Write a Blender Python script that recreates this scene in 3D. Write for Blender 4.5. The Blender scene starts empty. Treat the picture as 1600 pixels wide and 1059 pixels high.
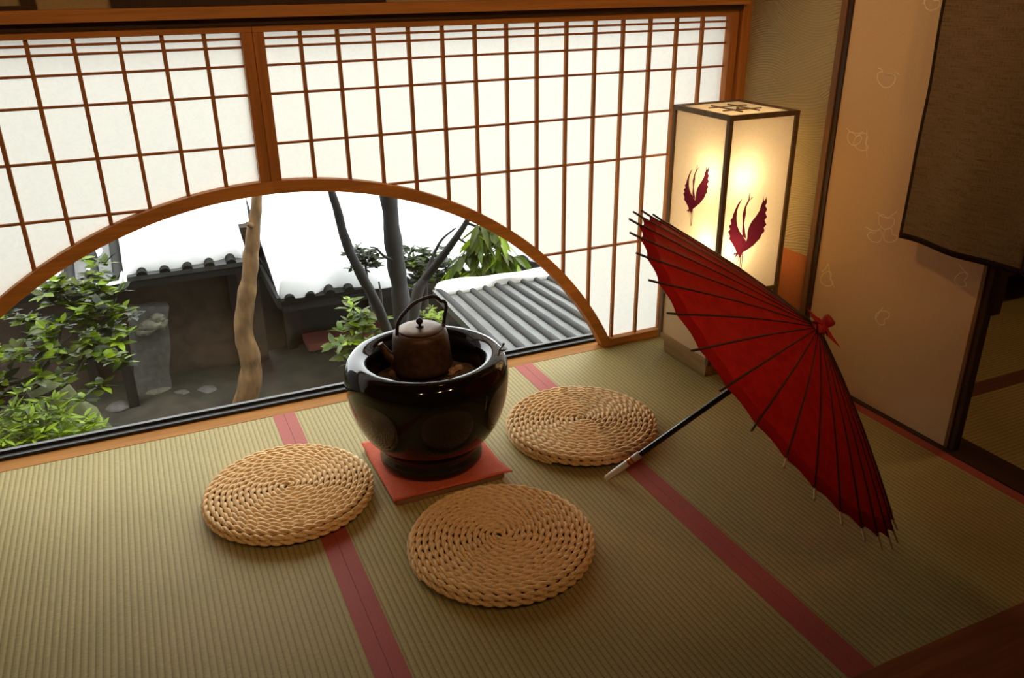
import bpy, bmesh, math, random
from mathutils import Vector, Matrix, noise
PI = math.pi
S = bpy.context.scene
COL = S.collection
random.seed(7)

# ------------------------------------------------------------------ camera
CAM = Vector((-0.3052, -2.6311, 1.3745))
CR = Vector((0.910276598, -0.413843146, -0.011417755))
CU = Vector((0.174794157, 0.359178983, 0.916753762))
CF = Vector((0.375291244, 0.836495253, -0.399289587))
FPX = 1285.0
cd = bpy.data.cameras.new('camera'); cam = bpy.data.objects.new('camera', cd); COL.objects.link(cam)
cam.matrix_world = Matrix(((CR.x, CU.x, -CF.x, CAM.x), (CR.y, CU.y, -CF.y, CAM.y), (CR.z, CU.z, -CF.z, CAM.z), (0, 0, 0, 1)))
cd.sensor_width = 36; cd.lens = FPX / 1600 * 36; cd.clip_start = 0.02; cd.clip_end = 200
S.camera = cam

# ------------------------------------------------------------------ view, sky, sun-less overcast world
S.view_settings.view_transform = 'Standard'; S.view_settings.look = 'None'
S.view_settings.gamma = 1; S.view_settings.use_curve_mapping = False
S.view_settings.exposure = 0.0
SKY = 5.8
W = bpy.data.worlds.new('overcast_sky'); S.world = W; W.use_nodes = True
nt = W.node_tree; bg = nt.nodes['Background']
tc = nt.nodes.new('ShaderNodeTexCoord'); sx = nt.nodes.new('ShaderNodeSeparateXYZ'); rp = nt.nodes.new('ShaderNodeValToRGB')
nt.links.new(tc.outputs['Generated'], sx.inputs[0]); nt.links.new(sx.outputs['Z'], rp.inputs[0]); nt.links.new(rp.outputs[0], bg.inputs[0])
rp.color_ramp.elements[0].position = 0.0; rp.color_ramp.elements[0].color = (.62, .66, .68, 1)
rp.color_ramp.elements[1].position = 0.6; rp.color_ramp.elements[1].color = (1, 1, .985, 1)
bg.inputs[1].default_value = SKY

def lamp(name, kind, loc, energy, color, size, target=None, spot=None):
    l = bpy.data.lights.new(name, kind); l.energy = energy; l.color = color
    if kind == 'AREA': l.size = size
    else: l.shadow_soft_size = size
    o = bpy.data.objects.new(name, l); COL.objects.link(o); o.location = loc
    if spot: l.spot_size = spot; l.spot_blend = .8
    if target is not None: o.rotation_euler = (Vector(target) - Vector(loc)).to_track_quat('-Z', 'Y').to_euler()
    return o
WARM = (1.0, .60, .28)
# small ceiling downlights of the room, behind and above the photographer, plus one added wall fill
DOWN = [(0.35, -2.9, 2.33), (1.0, -2.7, 2.33), (-0.9, -2.9, 2.33)]; WALL_FILL = (0.70, -.55, 2.33)
for p in DOWN: lamp('room_downlight', 'SPOT', (p[0], p[1], 2.29), 30, WARM, .045, (p[0] * .8 + .1, -.05, 1.15), 1.5)
lamp('added_wall_fill', 'SPOT', (0.70, -.55, 2.29), 24, WARM, .045, (1.85, -.78, 1.35), .85)  # added lamp that brightens the right wall and sliding panel
lamp('next_room_light', 'POINT', (2.7, -1.3, 2.0), 13, WARM, .08)

# ------------------------------------------------------------------ unprojection helpers (to read places off the photo)
def ray(u, v): return CR * ((u - 800) / FPX) + CU * ((529.5 - v) / FPX) + CF
def ony(u, v, y): d = ray(u, v); return CAM + d * ((y - CAM.y) / d.y)
def onz(u, v, z): d = ray(u, v); return CAM + d * ((z - CAM.z) / d.z)
def onx(u, v, x): d = ray(u, v); return CAM + d * ((x - CAM.x) / d.x)

# ------------------------------------------------------------------ materials
class NT:
    def __init__(s, name):
        s.m = bpy.data.materials.new(name); s.m.use_nodes = True; s.t = s.m.node_tree
        s.b = s.t.nodes['Principled BSDF']; s.out = s.t.nodes['Material Output']
    def n(s, typ, **kw):
        nd = s.t.nodes.new('ShaderNode' + typ)
        for k, v in kw.items():
            if k in nd.inputs and not hasattr(nd, k): nd.inputs[k].default_value = v
            else: setattr(nd, k, v)
        return nd
    def l(s, a, b): s.t.links.new(a, b)
    def coord(s, scale=(1, 1, 1), rot=(0, 0, 0)):
        t = s.n('TexCoord'); mp = s.n('Mapping'); mp.inputs['Scale'].default_value = scale; mp.inputs['Rotation'].default_value = rot
        s.l(t.outputs['Object'], mp.inputs[0]); return mp.outputs[0]
    def ramp(s, src, stops):
        r = s.n('ValToRGB'); e = r.color_ramp.elements
        while len(e) < len(stops): e.new(.5)
        for i, (p, c) in enumerate(stops): e[i].position = p; e[i].color = (*c, 1)
        s.l(src, r.inputs[0]); return r.outputs[0]
    def bump(s, src, strength=.3, dist=.01):
        b = s.n('Bump'); b.inputs['Strength'].default_value = strength; b.inputs['Distance'].default_value = dist
        s.l(src, b.inputs['Height']); s.l(b.outputs[0], s.b.inputs['Normal'])
    def set(s, **kw):
        for k, v in kw.items(): s.b.inputs[k.replace('_', ' ')].default_value = v
        return s
def mul(c, k): return tuple(min(1, x * k) for x in c)
def plain(name, c, rough=.6, var=.12, scale=30, bump=0, metal=0, spec=.5, stretch=(1, 1, 1), coat=0):
    M = NT(name); v = M.coord(stretch); nz = M.n('TexNoise'); nz.inputs['Scale'].default_value = scale; nz.inputs['Detail'].default_value = 4
    M.l(v, nz.inputs['Vector'])
    M.l(M.ramp(nz.outputs['Fac'], [(.3, mul(c, 1 - var)), (.7, mul(c, 1 + var))]), M.b.inputs['Base Color'])
    M.set(Roughness=rough, Metallic=metal, Specular_IOR_Level=spec, Coat_Weight=coat)
    if bump: M.bump(nz.outputs['Fac'], bump, .004)
    return M.m
def wood(name, c, axis='X', rough=.5, var=.25, scale=14, coat=0, spec=.22):
    st = {'X': (.06, 1, 1), 'Y': (1, .06, 1), 'Z': (1, 1, .06)}[axis]
    M = NT(name); v = M.coord(st); nz = M.n('TexNoise'); nz.inputs['Scale'].default_value = scale * 3; nz.inputs['Detail'].default_value = 5; nz.inputs['Distortion'].default_value = .6
    M.l(v, nz.inputs['Vector'])
    n2 = M.n('TexNoise'); n2.inputs['Scale'].default_value = scale * 14; n2.inputs['Detail'].default_value = 3; M.l(v, n2.inputs['Vector'])
    mx = M.n('Math', operation='ADD'); mm = M.n('Math', operation='MULTIPLY'); mm.inputs[1].default_value = .45
    M.l(n2.outputs['Fac'], mm.inputs[0]); M.l(nz.outputs['Fac'], mx.inputs[0]); M.l(mm.outputs[0], mx.inputs[1])
    M.l(M.ramp(mx.outputs[0], [(.45, mul(c, 1 - var)), (.95, mul(c, 1 + var))]), M.b.inputs['Base Color'])
    M.bump(mx.outputs[0], .12, .002); M.set(Roughness=rough, Coat_Weight=coat, Specular_IOR_Level=spec); return M.m

def tatami_mat(name, along):   # rush rows 1.5 cm apart, fine strands across
    M = NT(name); t = M.n('TexCoord'); sp = M.n('SeparateXYZ'); M.l(t.outputs['Object'], sp.inputs[0])
    a, b = ('X', 'Y') if along == 'Y' else ('Y', 'X')
    m = M.n('Math', operation='MULTIPLY'); m.inputs[1].default_value = 2 * PI / .0153; M.l(sp.outputs[a], m.inputs[0])
    s = M.n('Math', operation='SINE'); M.l(m.outputs[0], s.inputs[0])
    nz = M.n('TexNoise'); nz.inputs['Scale'].default_value = 1; nz.inputs['Detail'].default_value = 2
    mp = M.n('Mapping'); mp.inputs['Scale'].default_value = (60, 620, 1) if along == 'Y' else (620, 60, 1); M.l(t.outputs['Object'], mp.inputs[0]); M.l(mp.outputs[0], nz.inputs['Vector'])
    big = M.n('TexNoise'); big.inputs['Scale'].default_value = 5; M.l(t.outputs['Object'], big.inputs['Vector'])
    hf = M.n('Math', operation='MULTIPLY_ADD'); hf.inputs[1].default_value = .5; hf.inputs[2].default_value = .5; M.l(s.outputs[0], hf.inputs[0])
    groove = M.ramp(hf.outputs[0], [(.0, (.60, .58, .50)), (.26, (.95, .95, .93)), (1, (1, 1, 1))])
    fib = M.ramp(nz.outputs['Fac'], [(.3, (.37, .292, .108)), (.7, (.52, .422, .174))])
    bigc = M.ramp(big.outputs['Fac'], [(.35, (.90, .93, .90)), (.65, (1.0, 1.0, 1.0))])
    x1 = M.n('MixRGB', blend_type='MULTIPLY'); x1.inputs[0].default_value = 1; M.l(fib, x1.inputs[1]); M.l(groove, x1.inputs[2])
    x2 = M.n('MixRGB', blend_type='MULTIPLY'); x2.inputs[0].default_value = 1; M.l(x1.outputs[0], x2.inputs[1]); M.l(bigc, x2.inputs[2])
    M.l(x2.outputs[0], M.b.inputs['Base Color'])
    ad = M.n('Math', operation='ADD'); q = M.n('Math', operation='MULTIPLY'); q.inputs[1].default_value = .5
    M.l(nz.outputs['Fac'], q.inputs[0]); M.l(s.outputs[0], ad.inputs[0]); M.l(q.outputs[0], ad.inputs[1])
    M.bump(ad.outputs[0], .34, .0011); M.set(Roughness=.6, Specular_IOR_Level=.22); return M.m

def paper(name, c, trans=.5, fib=.05, scale=60):
    M = NT(name); v = M.coord(); nz = M.n('TexNoise'); nz.inputs['Scale'].default_value = scale; nz.inputs['Detail'].default_value = 6; nz.inputs['Distortion'].default_value = 2.5
    M.l(v, nz.inputs['Vector'])
    col = M.ramp(nz.outputs['Fac'], [(.35, mul(c, 1 - fib)), (.6, c)])
    d = M.n('BsdfDiffuse'); t = M.n('BsdfTranslucent'); mx = M.n('MixShader'); mx.inputs[0].default_value = trans
    M.l(col, d.inputs[0]); M.l(col, t.inputs[0]); M.l(d.outputs[0], mx.inputs[1]); M.l(t.outputs[0], mx.inputs[2]); M.l(mx.outputs[0], M.out.inputs[0])
    return M.m
def leafmat(name, c, rough=.28):
    M = NT(name); v = M.coord(); nz = M.n('TexNoise'); nz.inputs['Scale'].default_value = 9; M.l(v, nz.inputs['Vector'])
    col = M.ramp(nz.outputs['Fac'], [(.3, mul(c, .55)), (.7, mul(c, 1.35))]); M.l(col, M.b.inputs['Base Color']); M.set(Roughness=rough + .1, Specular_IOR_Level=.22)
    t = M.n('BsdfTranslucent'); M.l(col, t.inputs[0]); mx = M.n('MixShader'); mx.inputs[0].default_value = .35
    M.l(M.b.outputs[0], mx.inputs[1]); M.l(t.outputs[0], mx.inputs[2]); M.l(mx.outputs[0], M.out.inputs[0]); return M.m

def plaster():                 # combed plaster: overlapping sweeps of fine parallel raised lines
    M = NT('combed_plaster'); t = M.n('TexCoord'); sp = M.n('SeparateXYZ'); M.l(t.outputs['Object'], sp.inputs[0])
    mp = M.n('Mapping'); mp.inputs['Scale'].default_value = (1, 3.4, 6.5); M.l(t.outputs['Object'], mp.inputs[0])
    wn = M.n('TexNoise'); wn.inputs['Scale'].default_value = 4; M.l(mp.outputs[0], wn.inputs['Vector'])
    vo = M.n('TexVoronoi'); vo.inputs['Scale'].default_value = 1.0; M.l(mp.outputs[0], vo.inputs['Vector'])
    low = M.n('TexNoise'); low.inputs['Scale'].default_value = 1.1; low.inputs['Detail'].default_value = 0; mp2 = M.n('Mapping'); mp2.inputs['Scale'].default_value = (1, 2.6, 2.2); M.l(t.outputs['Object'], mp2.inputs[0]); M.l(mp2.outputs[0], low.inputs['Vector'])
    cs = M.n('SeparateXYZ'); M.l(vo.outputs['Color'], cs.inputs[0])
    def mth(op, a, b):
        m = M.n('Math', operation=op)
        for i, x in enumerate((a, b)):
            if isinstance(x, (int, float)): m.inputs[i].default_value = x
            else: M.l(x, m.inputs[i])
        return m.outputs[0]
    ps = M.n('SeparateXYZ'); M.l(vo.outputs['Position'], ps.inputs[0])
    dy = mth('SUBTRACT', mth('MULTIPLY', sp.outputs['Y'], 3.4), mth('MULTIPLY', ps.outputs['Y'], 1.0))       # arcs bow away from each sweep's middle
    bow = mth('MULTIPLY', mth('MULTIPLY', dy, dy), mth('SUBTRACT', mth('MULTIPLY', cs.outputs[0], .34), .17))
    tilt = mth('MULTIPLY', dy, mth('SUBTRACT', mth('MULTIPLY', cs.outputs[1], .20), .10))
    h = mth('ADD', mth('ADD', sp.outputs['Z'], bow), mth('ADD', tilt, mth('MULTIPLY', low.outputs['Fac'], .10)))
    s_ = M.n('Math', operation='SINE'); M.l(mth('MULTIPLY', h, 2 * PI / .0098), s_.inputs[0])
    fine = M.n('TexNoise'); fine.inputs['Scale'].default_value = 160; M.l(M.coord(), fine.inputs['Vector'])
    M.l(M.ramp(s_.outputs[0], [(.2, (.42, .345, .17)), (.95, (.49, .41, .22))]), M.b.inputs['Base Color'])
    M.bump(mth('ADD', s_.outputs[0], mth('MULTIPLY', fine.outputs['Fac'], .6)), .5, .0018); M.set(Roughness=.8); return M.m
def glassmat():
    M = NT('window_glass'); tr = M.n('BsdfTransparent'); tr.inputs[0].default_value = (.93, .95, .93, 1); g = M.n('BsdfGlossy'); g.inputs['Roughness'].default_value = .02
    d = M.n('BsdfDiffuse'); d.inputs[0].default_value = (.6, .62, .6, 1)
    fr = M.n('Fresnel'); fr.inputs[0].default_value = 1.35; mx = M.n('MixShader'); M.l(fr.outputs[0], mx.inputs[0]); M.l(tr.outputs[0], mx.inputs[1]); M.l(g.outputs[0], mx.inputs[2])
    v = M.coord((1, 1, .45)); vo = M.n('TexVoronoi'); vo.inputs['Scale'].default_value = 95; M.l(v, vo.inputs['Vector'])      # dried drops and dust on the pane
    spk = M.ramp(vo.outputs['Distance'], [(.0, (.55, .55, .55)), (.09, (.035, .035, .035))])
    m2 = M.n('MixShader'); M.l(spk, m2.inputs[0]); M.l(mx.outputs[0], m2.inputs[1]); M.l(d.outputs[0], m2.inputs[2]); M.l(m2.outputs[0], M.out.inputs[0]); return M.m

def linen(name, c):
    M = NT(name); t = M.n('TexCoord'); o = []
    for sc in ((1, 500, 60), (1, 14, 420)):
        mp = M.n('Mapping'); mp.inputs['Scale'].default_value = sc; M.l(t.outputs['Object'], mp.inputs[0]); z = M.n('TexNoise'); z.inputs['Scale'].default_value = 1; z.inputs['Detail'].default_value = 3
        M.l(mp.outputs[0], z.inputs['Vector']); o.append(z.outputs['Fac'])
    a = M.n('Math', operation='ADD'); M.l(o[0], a.inputs[0]); M.l(o[1], a.inputs[1])
    M.l(M.ramp(a.outputs[0], [(.7, mul(c, .62)), (.95, c), (1.2, mul(c, 1.25))]), M.b.inputs['Base Color'])
    M.bump(a.outputs[0], .4, .001); M.set(Roughness=.9, Specular_IOR_Level=.1)
    tr = M.n('BsdfTranslucent'); tr.inputs[0].default_value = (*mul(c, .8), 1); mx = M.n('MixShader'); mx.inputs[0].default_value = .12
    M.l(M.b.outputs[0], mx.inputs[1]); M.l(tr.outputs[0], mx.inputs[2]); M.l(mx.outputs[0], M.out.inputs[0]); return M.m

cedar = wood('cedar_orange', (.52, .215, .052), 'X', .5)
cedar_z = wood('cedar_upright', (.46, .18, .048), 'Z', .5)
cedar_sill = wood('cedar_sill', (.36, .155, .032), 'X', .6, spec=.08)
bar_wood = wood('lattice_wood', (.42, .17, .05), 'Z', .55)
recess_shade_strip = wood('recess_shade_strip', (.05, .027, .012), 'X', .6)
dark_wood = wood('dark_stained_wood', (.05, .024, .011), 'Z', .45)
dark_wood_y = wood('dark_stained_rail', (.055, .026, .012), 'Y', .45)
pillar_wood = wood('pillar_wood', (.20, .10, .04), 'Z', .5)
step_wood = wood('step_board_wood', (.26, .085, .030), 'X', .4)
floor_wood = wood('floor_boards', (.08, .03, .013), 'X', .4)
lantern_wood = wood('lantern_wood', (.17, .105, .05), 'Z', .55)
lantern_base = wood('lantern_base_wood', (.40, .265, .12), 'Y', .55)
shoji_paper = paper('shoji_paper', (.93, .93, .86), .46, .035, 35)
lantern_paper = paper('lantern_paper', (.90, .82, .68), .60, .05, 60)
lantern_panel = paper('lantern_lower_panel', (.80, .68, .50), .25, .05, 60)
tat_y = tatami_mat('woven_rush', 'Y'); tat_x = tatami_mat('woven_rush_crosswise', 'X')
border_red = plain('red_border_cloth', (.40, .075, .05), .7, .10, 260, .2)
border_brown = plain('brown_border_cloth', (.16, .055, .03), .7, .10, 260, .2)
plast = plaster()
wall_warm = plain('warm_wall_plaster', (.42, .32, .17), .85, .06, 90, .15)
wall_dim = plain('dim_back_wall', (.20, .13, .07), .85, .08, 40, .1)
ceil_m = wood('ceiling_boards', (.24, .13, .06), 'X', .6)
orange_paper = plain('orange_skirt_paper', (.50, .16, .035), .75, .06, 120, .1)
fusuma_m = plain('fusuma_paper', (.72, .49, .255), .75, .045, 240, .12)
pattern_m = plain('pattern_ink', (.97, .84, .58), .6, .05, 200)
noren_m = linen('noren_linen', (.19, .125, .06)); noren_hem = linen('noren_hem', (.03, .017, .009)); noren_red = linen('noren_red', (.09, .02, .01))
black_frame = plain('black_aluminium', (.016, .017, .018), .42, .15, 60)
glass = glassmat()
glaze = plain('black_brown_glaze', (.006, .0045, .0035), .08, .35, 7, 0, 0, .32, (1, 1, 1), .15)
foot_glaze = plain('brown_foot_glaze', (.014, .009, .005), .22, .35, 9, 0, 0, .4, (1, 1, 1), .1)
iron = plain('brown_iron', (.085, .043, .021), .50, .3, 60, .35, .45)
iron_lid = plain('bronze_lid', (.15, .088, .05), .42, .22, 50, .15, .55)
iron_dark = plain('black_iron', (.022, .014, .010), .5, .3, 60, .3, .4)
ash_m = plain('grey_brown_ash', (.16, .10, .06), .95, .3, 90, .8)
coal_m = plain('ash_lumps', (.42, .25, .14), .9, .3, 50, .5)
cloth_red = plain('vermilion_felt', (.62, .115, .05), .9, .12, 220, .3)
board_m = wood('trivet_board_wood', (.26, .12, .065), 'X', .5)
straw = plain('twisted_straw', (.86, .60, .30), .7, .16, 130, .4, 0, .25)
gap_shade_core = plain('gap_shade_core', (.06, .028, .009), .9, .2, 60)
kasa_red = NT('red_oiled_paper'); 
def _kasa():
    M = kasa_red; v = M.coord((1, 1, 1)); nz = M.n('TexNoise'); nz.inputs['Scale'].default_value = 28; nz.inputs['Detail'].default_value = 5; nz.inputs['Distortion'].default_value = 1.2; M.l(v, nz.inputs['Vector'])
    col = M.ramp(nz.outputs['Fac'], [(.3, (.46, .008, .008)), (.7, (.64, .018, .013))]); M.l(col, M.b.inputs['Base Color']); M.set(Roughness=.55, Specular_IOR_Level=.25)
    M.bump(nz.outputs['Fac'], .15, .003)
    t = M.n('BsdfTranslucent'); M.l(col, t.inputs[0]); mx = M.n('MixShader'); mx.inputs[0].default_value = .22; M.l(M.b.outputs[0], mx.inputs[1]); M.l(t.outputs[0], mx.inputs[2]); M.l(mx.outputs[0], M.out.inputs[0]); return M.m
kasa_red = _kasa()
kasa_hem = plain('red_paper_hem', (.33, .008, .008), .8, .12, 40, 0, 0, .1)
kasa_cap = plain('red_cap_cloth', (.42, .012, .010), .6, .12, 60, .2)
rib_m = plain('dark_bamboo', (.045, .022, .012), .45, .25, 60, .1)
rib_tip = plain('bare_bamboo_tip', (.42, .25, .11), .5, .15, 60)
pole_m = plain('black_lacquer', (.008, .008, .009), .16, .1, 20, 0, 0, .6)
white_grip = plain('white_grip', (.80, .72, .62), .4, .08, 30)
ring_red = plain('red_ring', (.45, .06, .02), .4); ring_gold = plain('gold_ring', (.6, .36, .08), .35, .1, 30, 0, .6); ring_pale = plain('pale_ring', (.5, .42, .33), .4)
crane_m = paper('maroon_crane_print', (.15, .018, .050), .5, .08, 60)
snow_m = NT('snow').set(Base_Color=(.90, .92, .93, 1), Roughness=.7).m
tile_m = plain('dark_grey_tiles', (.055, .058, .058), .40, .3, 14, .15)
tile_wet = plain('wet_grey_tiles', (.050, .053, .046), .42, .5, 16, .10, 0, .30, (1, .25, 1))
tile_dark = plain('tile_ridge_rows', (.007, .0075, .007), .6, .3, 30, .1, 0, .2)
earth_m = plain('wet_dark_earth', (.022, .019, .011), .75, .55, 5, .6)
mudwall_m = plain('brown_earth_wall', (.030, .017, .009), .85, .5, 9, .5)
black_wood = wood('blackened_wood', (.008, .0075, .007), 'Z', .6)
stone_m = plain('grey_stone', (.065, .062, .055), .8, .3, 16, .5)
pale_stone = plain('mossy_pale_stone', (.085, .082, .055), .8, .3, 20, .5)
bark_tan = plain('tan_bark', (.115, .062, .022), .8, .5, 15, .7, 0, .3, (1, 1, .4))
bark_grey = plain('grey_wet_bark', (.011, .0105, .009), .7, .5, 22, .7, 0, .4, (1, 1, .35))
leaf_mid = leafmat('leaf_mid_green', (.060, .105, .006)); leaf_bright = leafmat('leaf_bright_green', (.19, .29, .008)); leaf_dark = leafmat('leaf_dark_green', (.012, .024, .005)); leaf_olive = leafmat('leaf_olive', (.075, .10, .012))
twig_m = plain('dark_twig', (.022, .015, .009), .8, .3, 30)
out_wall_m = plain('outer_and_shade_wall', (.05, .045, .04), .8, .2, 8)
bulb_m = NT('glowing_bulb'); bulb_m.set(Emission_Color=(1, .72, .36, 1), Emission_Strength=6.0); bulb_m = bulb_m.m
lens_m = NT('lit_downlight_lens'); lens_m.set(Emission_Color=(1, .6, .25, 1), Emission_Strength=14.0); lens_m = lens_m.m

# ------------------------------------------------------------------ object helpers
def tag(o, label=None, cat=None, group=None, kind=None):
    if label: o['label'] = label
    if cat: o['category'] = cat
    if group: o['group'] = group
    if kind: o['kind'] = kind
    return o
def thing(name, loc, label, cat, group=None, kind=None):
    o = bpy.data.objects.new(name, None); COL.objects.link(o); o.location = loc; o.empty_display_size = .05
    return tag(o, label, cat, group, kind)
def org(p):
    v = Vector((0, 0, 0))
    while p is not None: v += Vector(p.location); p = p.parent
    return v
def obj(name, bm, m, parent=None, smooth=40, bevel=0, loc=None, solid=0, recalc=True):
    """link the bmesh (in world coordinates) as ONE object; its origin is its parent's base or loc"""
    o0 = org(parent) if parent is not None else Vector(loc or (0, 0, 0))
    if recalc: bmesh.ops.recalc_face_normals(bm, faces=bm.faces)
    if o0.length > 0: bmesh.ops.translate(bm, verts=bm.verts, vec=-o0)
    me = bpy.data.meshes.new(name); bm.to_mesh(me); bm.free()
    for mm in (m if isinstance(m, (list, tuple)) else [m]): me.materials.append(mm)
    if smooth:
        me.polygons.foreach_set('use_smooth', [True] * len(me.polygons)); me.set_sharp_from_angle(angle=math.radians(smooth))
    o = bpy.data.objects.new(name, me); COL.objects.link(o)
    if parent is not None: o.parent = parent
    else: o.location = o0
    if solid:
        md = o.modifiers.new('thickness', 'SOLIDIFY'); md.thickness = solid; md.offset = 0
    if bevel:
        md = o.modifiers.new('edge', 'BEVEL'); md.width = bevel; md.segments = 2; md.limit_method = 'ANGLE'
    return o
def B(): return bmesh.new()
def box(bm, x0, x1, y0, y1, z0, z1, mi=0):
    v = [bm.verts.new((x, y, z)) for x in (x0, x1) for y in (y0, y1) for z in (z0, z1)]
    for f in ((0, 1, 3, 2), (4, 6, 7, 5), (0, 4, 5, 1), (2, 3, 7, 6), (0, 2, 6, 4), (1, 5, 7, 3)):
        bm.faces.new([v[i] for i in f]).material_index = mi
    return bm
def bx(x0, x1, y0, y1, z0, z1): return box(B(), x0, x1, y0, y1, z0, z1)
def tube(bm, pts, rad, n=8, caps=True, mi=0):
    pts = [Vector(p) for p in pts]; k = len(pts); R = rad if isinstance(rad, (list, tuple)) else [rad] * k
    t0 = (pts[1] - pts[0]).normalized(); nrm = t0.orthogonal().normalized(); rings = []; prev = t0
    for i, p in enumerate(pts):
        t = (pts[min(i + 1, k - 1)] - pts[max(i - 1, 0)]).normalized()
        nrm = prev.rotation_difference(t) @ nrm; prev = t; b = t.cross(nrm)
        rings.append([bm.verts.new(p + (nrm * math.cos(a) + b * math.sin(a)) * R[i]) for a in [2 * PI * j / n for j in range(n)]])
    for r0, r1 in zip(rings, rings[1:]):
        for j in range(n): bm.faces.new((r0[j], r0[(j + 1) % n], r1[(j + 1) % n], r1[j])).material_index = mi
    if caps:
        bm.faces.new(rings[0][::-1]).material_index = mi; bm.faces.new(rings[-1]).material_index = mi
    return bm
def lathe(bm, prof, c=(0, 0, 0), n=64, frame=None, mi=0):
    c = Vector(c); X, Y, Z = frame or (Vector((1, 0, 0)), Vector((0, 1, 0)), Vector((0, 0, 1))); rings = []
    for r, z in prof:
        if r < 1e-6: rings.append([bm.verts.new(c + Z * z)])
        else: rings.append([bm.verts.new(c + Z * z + (X * math.cos(a) + Y * math.sin(a)) * r) for a in [2 * PI * j / n for j in range(n)]])
    for a, b in zip(rings, rings[1:]):
        for j in range(n):
            q = [a[j % len(a)], a[(j + 1) % len(a)], b[(j + 1) % len(b)], b[j % len(b)]]; u = []
            for x in q:
                if x not in u: u.append(x)
            if len(u) >= 3: bm.faces.new(u).material_index = mi
    return bm
def cat_spline(pts, sub=8):
    P = [Vector(p) for p in pts]; P = [P[0] * 2 - P[1]] + P + [P[-1] * 2 - P[-2]]; out = []
    for i in range(1, len(P) - 2):
        for k in range(sub):
            t = k / sub; a, b, c, d = P[i - 1:i + 3]
            out.append(.5 * ((2 * b) + (c - a) * t + (2 * a - 5 * b + 4 * c - d) * t * t + (3 * b - a - 3 * c + d) * t ** 3))
    out.append(P[-2]); return out
def blob(bm, c, r, s=(1, 1, 1), amp=.18, freq=2.2, sub=3, seed=0):
    g = bmesh.ops.create_icosphere(bm, subdivisions=sub, radius=1)
    for v in g['verts']:
        d = v.co.normalized(); k = 1 + amp * noise.noise(d * freq + Vector((seed * 3.1, seed * 1.7, seed)))
        v.co = Vector(c) + Vector((d.x * s[0], d.y * s[1], d.z * s[2])) * r * k
    return bm
def rnd(a, b): return random.uniform(a, b)

# =================================================================== THE ROOM
XR = 1.842; YF = -1.718
tag(obj('floor', box(bx(-2.3, 1.95, -4.6, .0, -.12, -.05), 1.95, 4.2, -4.6, .5, -.12, -.05), floor_wood, smooth=0), 'dark wooden subfloor beneath the tatami mats', 'floor', kind='structure')
def mat_thing(x0, x1, y0, y1, along, label, borders, bmat, bw=.0375):
    t = thing('tatami_mat', ((x0 + x1) / 2, (y0 + y1) / 2, -.05), label, 'tatami mat', 'tatami mats of the room' if along == 'Y' else 'tatami mats of the next room')
    obj('rush_surface', bx(x0 + .0006, x1 - .0006, y0, y1, -.05, 0), tat_y if along == 'Y' else tat_x, t, 0)
    for s in borders:
        if along == 'Y': r = (x0, x0 + bw) if s < 0 else (x1 - bw, x1); bm = bx(r[0] + .0005, r[1] - .0005, y0, y1, -.0005, .0012)
        else: r = (y0, y0 + bw) if s < 0 else (y1 - bw, y1); bm = bx(x0, x1, r[0] + .0005, r[1] - .0005, -.0005, .0012)
        obj('cloth_border', bm, bmat, t, 0)
    return t
mat_thing(-1.84, -.92, YF, 0, 'Y', 'tatami mat at the far left, only its rush corner showing by the garden window', (-1, 1), border_red)
mat_thing(-.92, .0, YF, 0, 'Y', 'tatami mat under the left round cushion, bare rush left of the first red seam', (-1, 1), border_red)
mat_thing(.0, .92, YF, 0, 'Y', 'tatami mat carrying the black brazier, between the two red seams', (-1, 1), border_red)
mat_thing(.92, XR, YF, 0, 'Y', 'tatami mat along the right wall under the red umbrella and lantern', (-1, 1), border_red)
tag(obj('trim_1', bx(-2.3, XR, YF - .42, YF - .0015, -.05, .004), step_wood, smooth=0, bevel=.003), 'reddish brown board edging the tatami at the near right corner', 'floor board', kind='structure')
tag(obj('trim_2', bx(-2.3, XR, -4.5, YF - .423, -.05, .0), floor_wood, smooth=0), 'dark floor boards beyond the edging board', 'floor board', kind='structure')

# shell
tag(obj('wall_left', bx(-2.3, -2.22, -4.5, 0.1, -.05, 2.5), wall_warm, smooth=0), 'warm plaster wall left of the window', 'wall', kind='structure')
tag(obj('wall_front', bx(-2.3, 4.2, -4.58, -4.5, -.05, 2.5), wall_dim, smooth=0), 'dim brown wall facing the window', 'wall', kind='structure')
tag(obj('ceiling', bx(-2.3, 4.2, -4.6, .1, 2.4, 2.5), ceil_m, smooth=0), 'brown board ceiling', 'ceiling', kind='structure')
tag(obj('wall_back', bx(-2.3, 1.9, .0, .09, 1.318, 2.4), wall_warm, smooth=0), 'yellowish plaster wall strip above the window beam', 'wall', kind='structure')
bm = bx(-2.3, -1.72, .0, .09, -.05, 1.318); tag(obj('wall_back_left', bm, wall_warm, smooth=0), 'plaster wall beside the left end of the window', 'wall', kind='structure')

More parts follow.
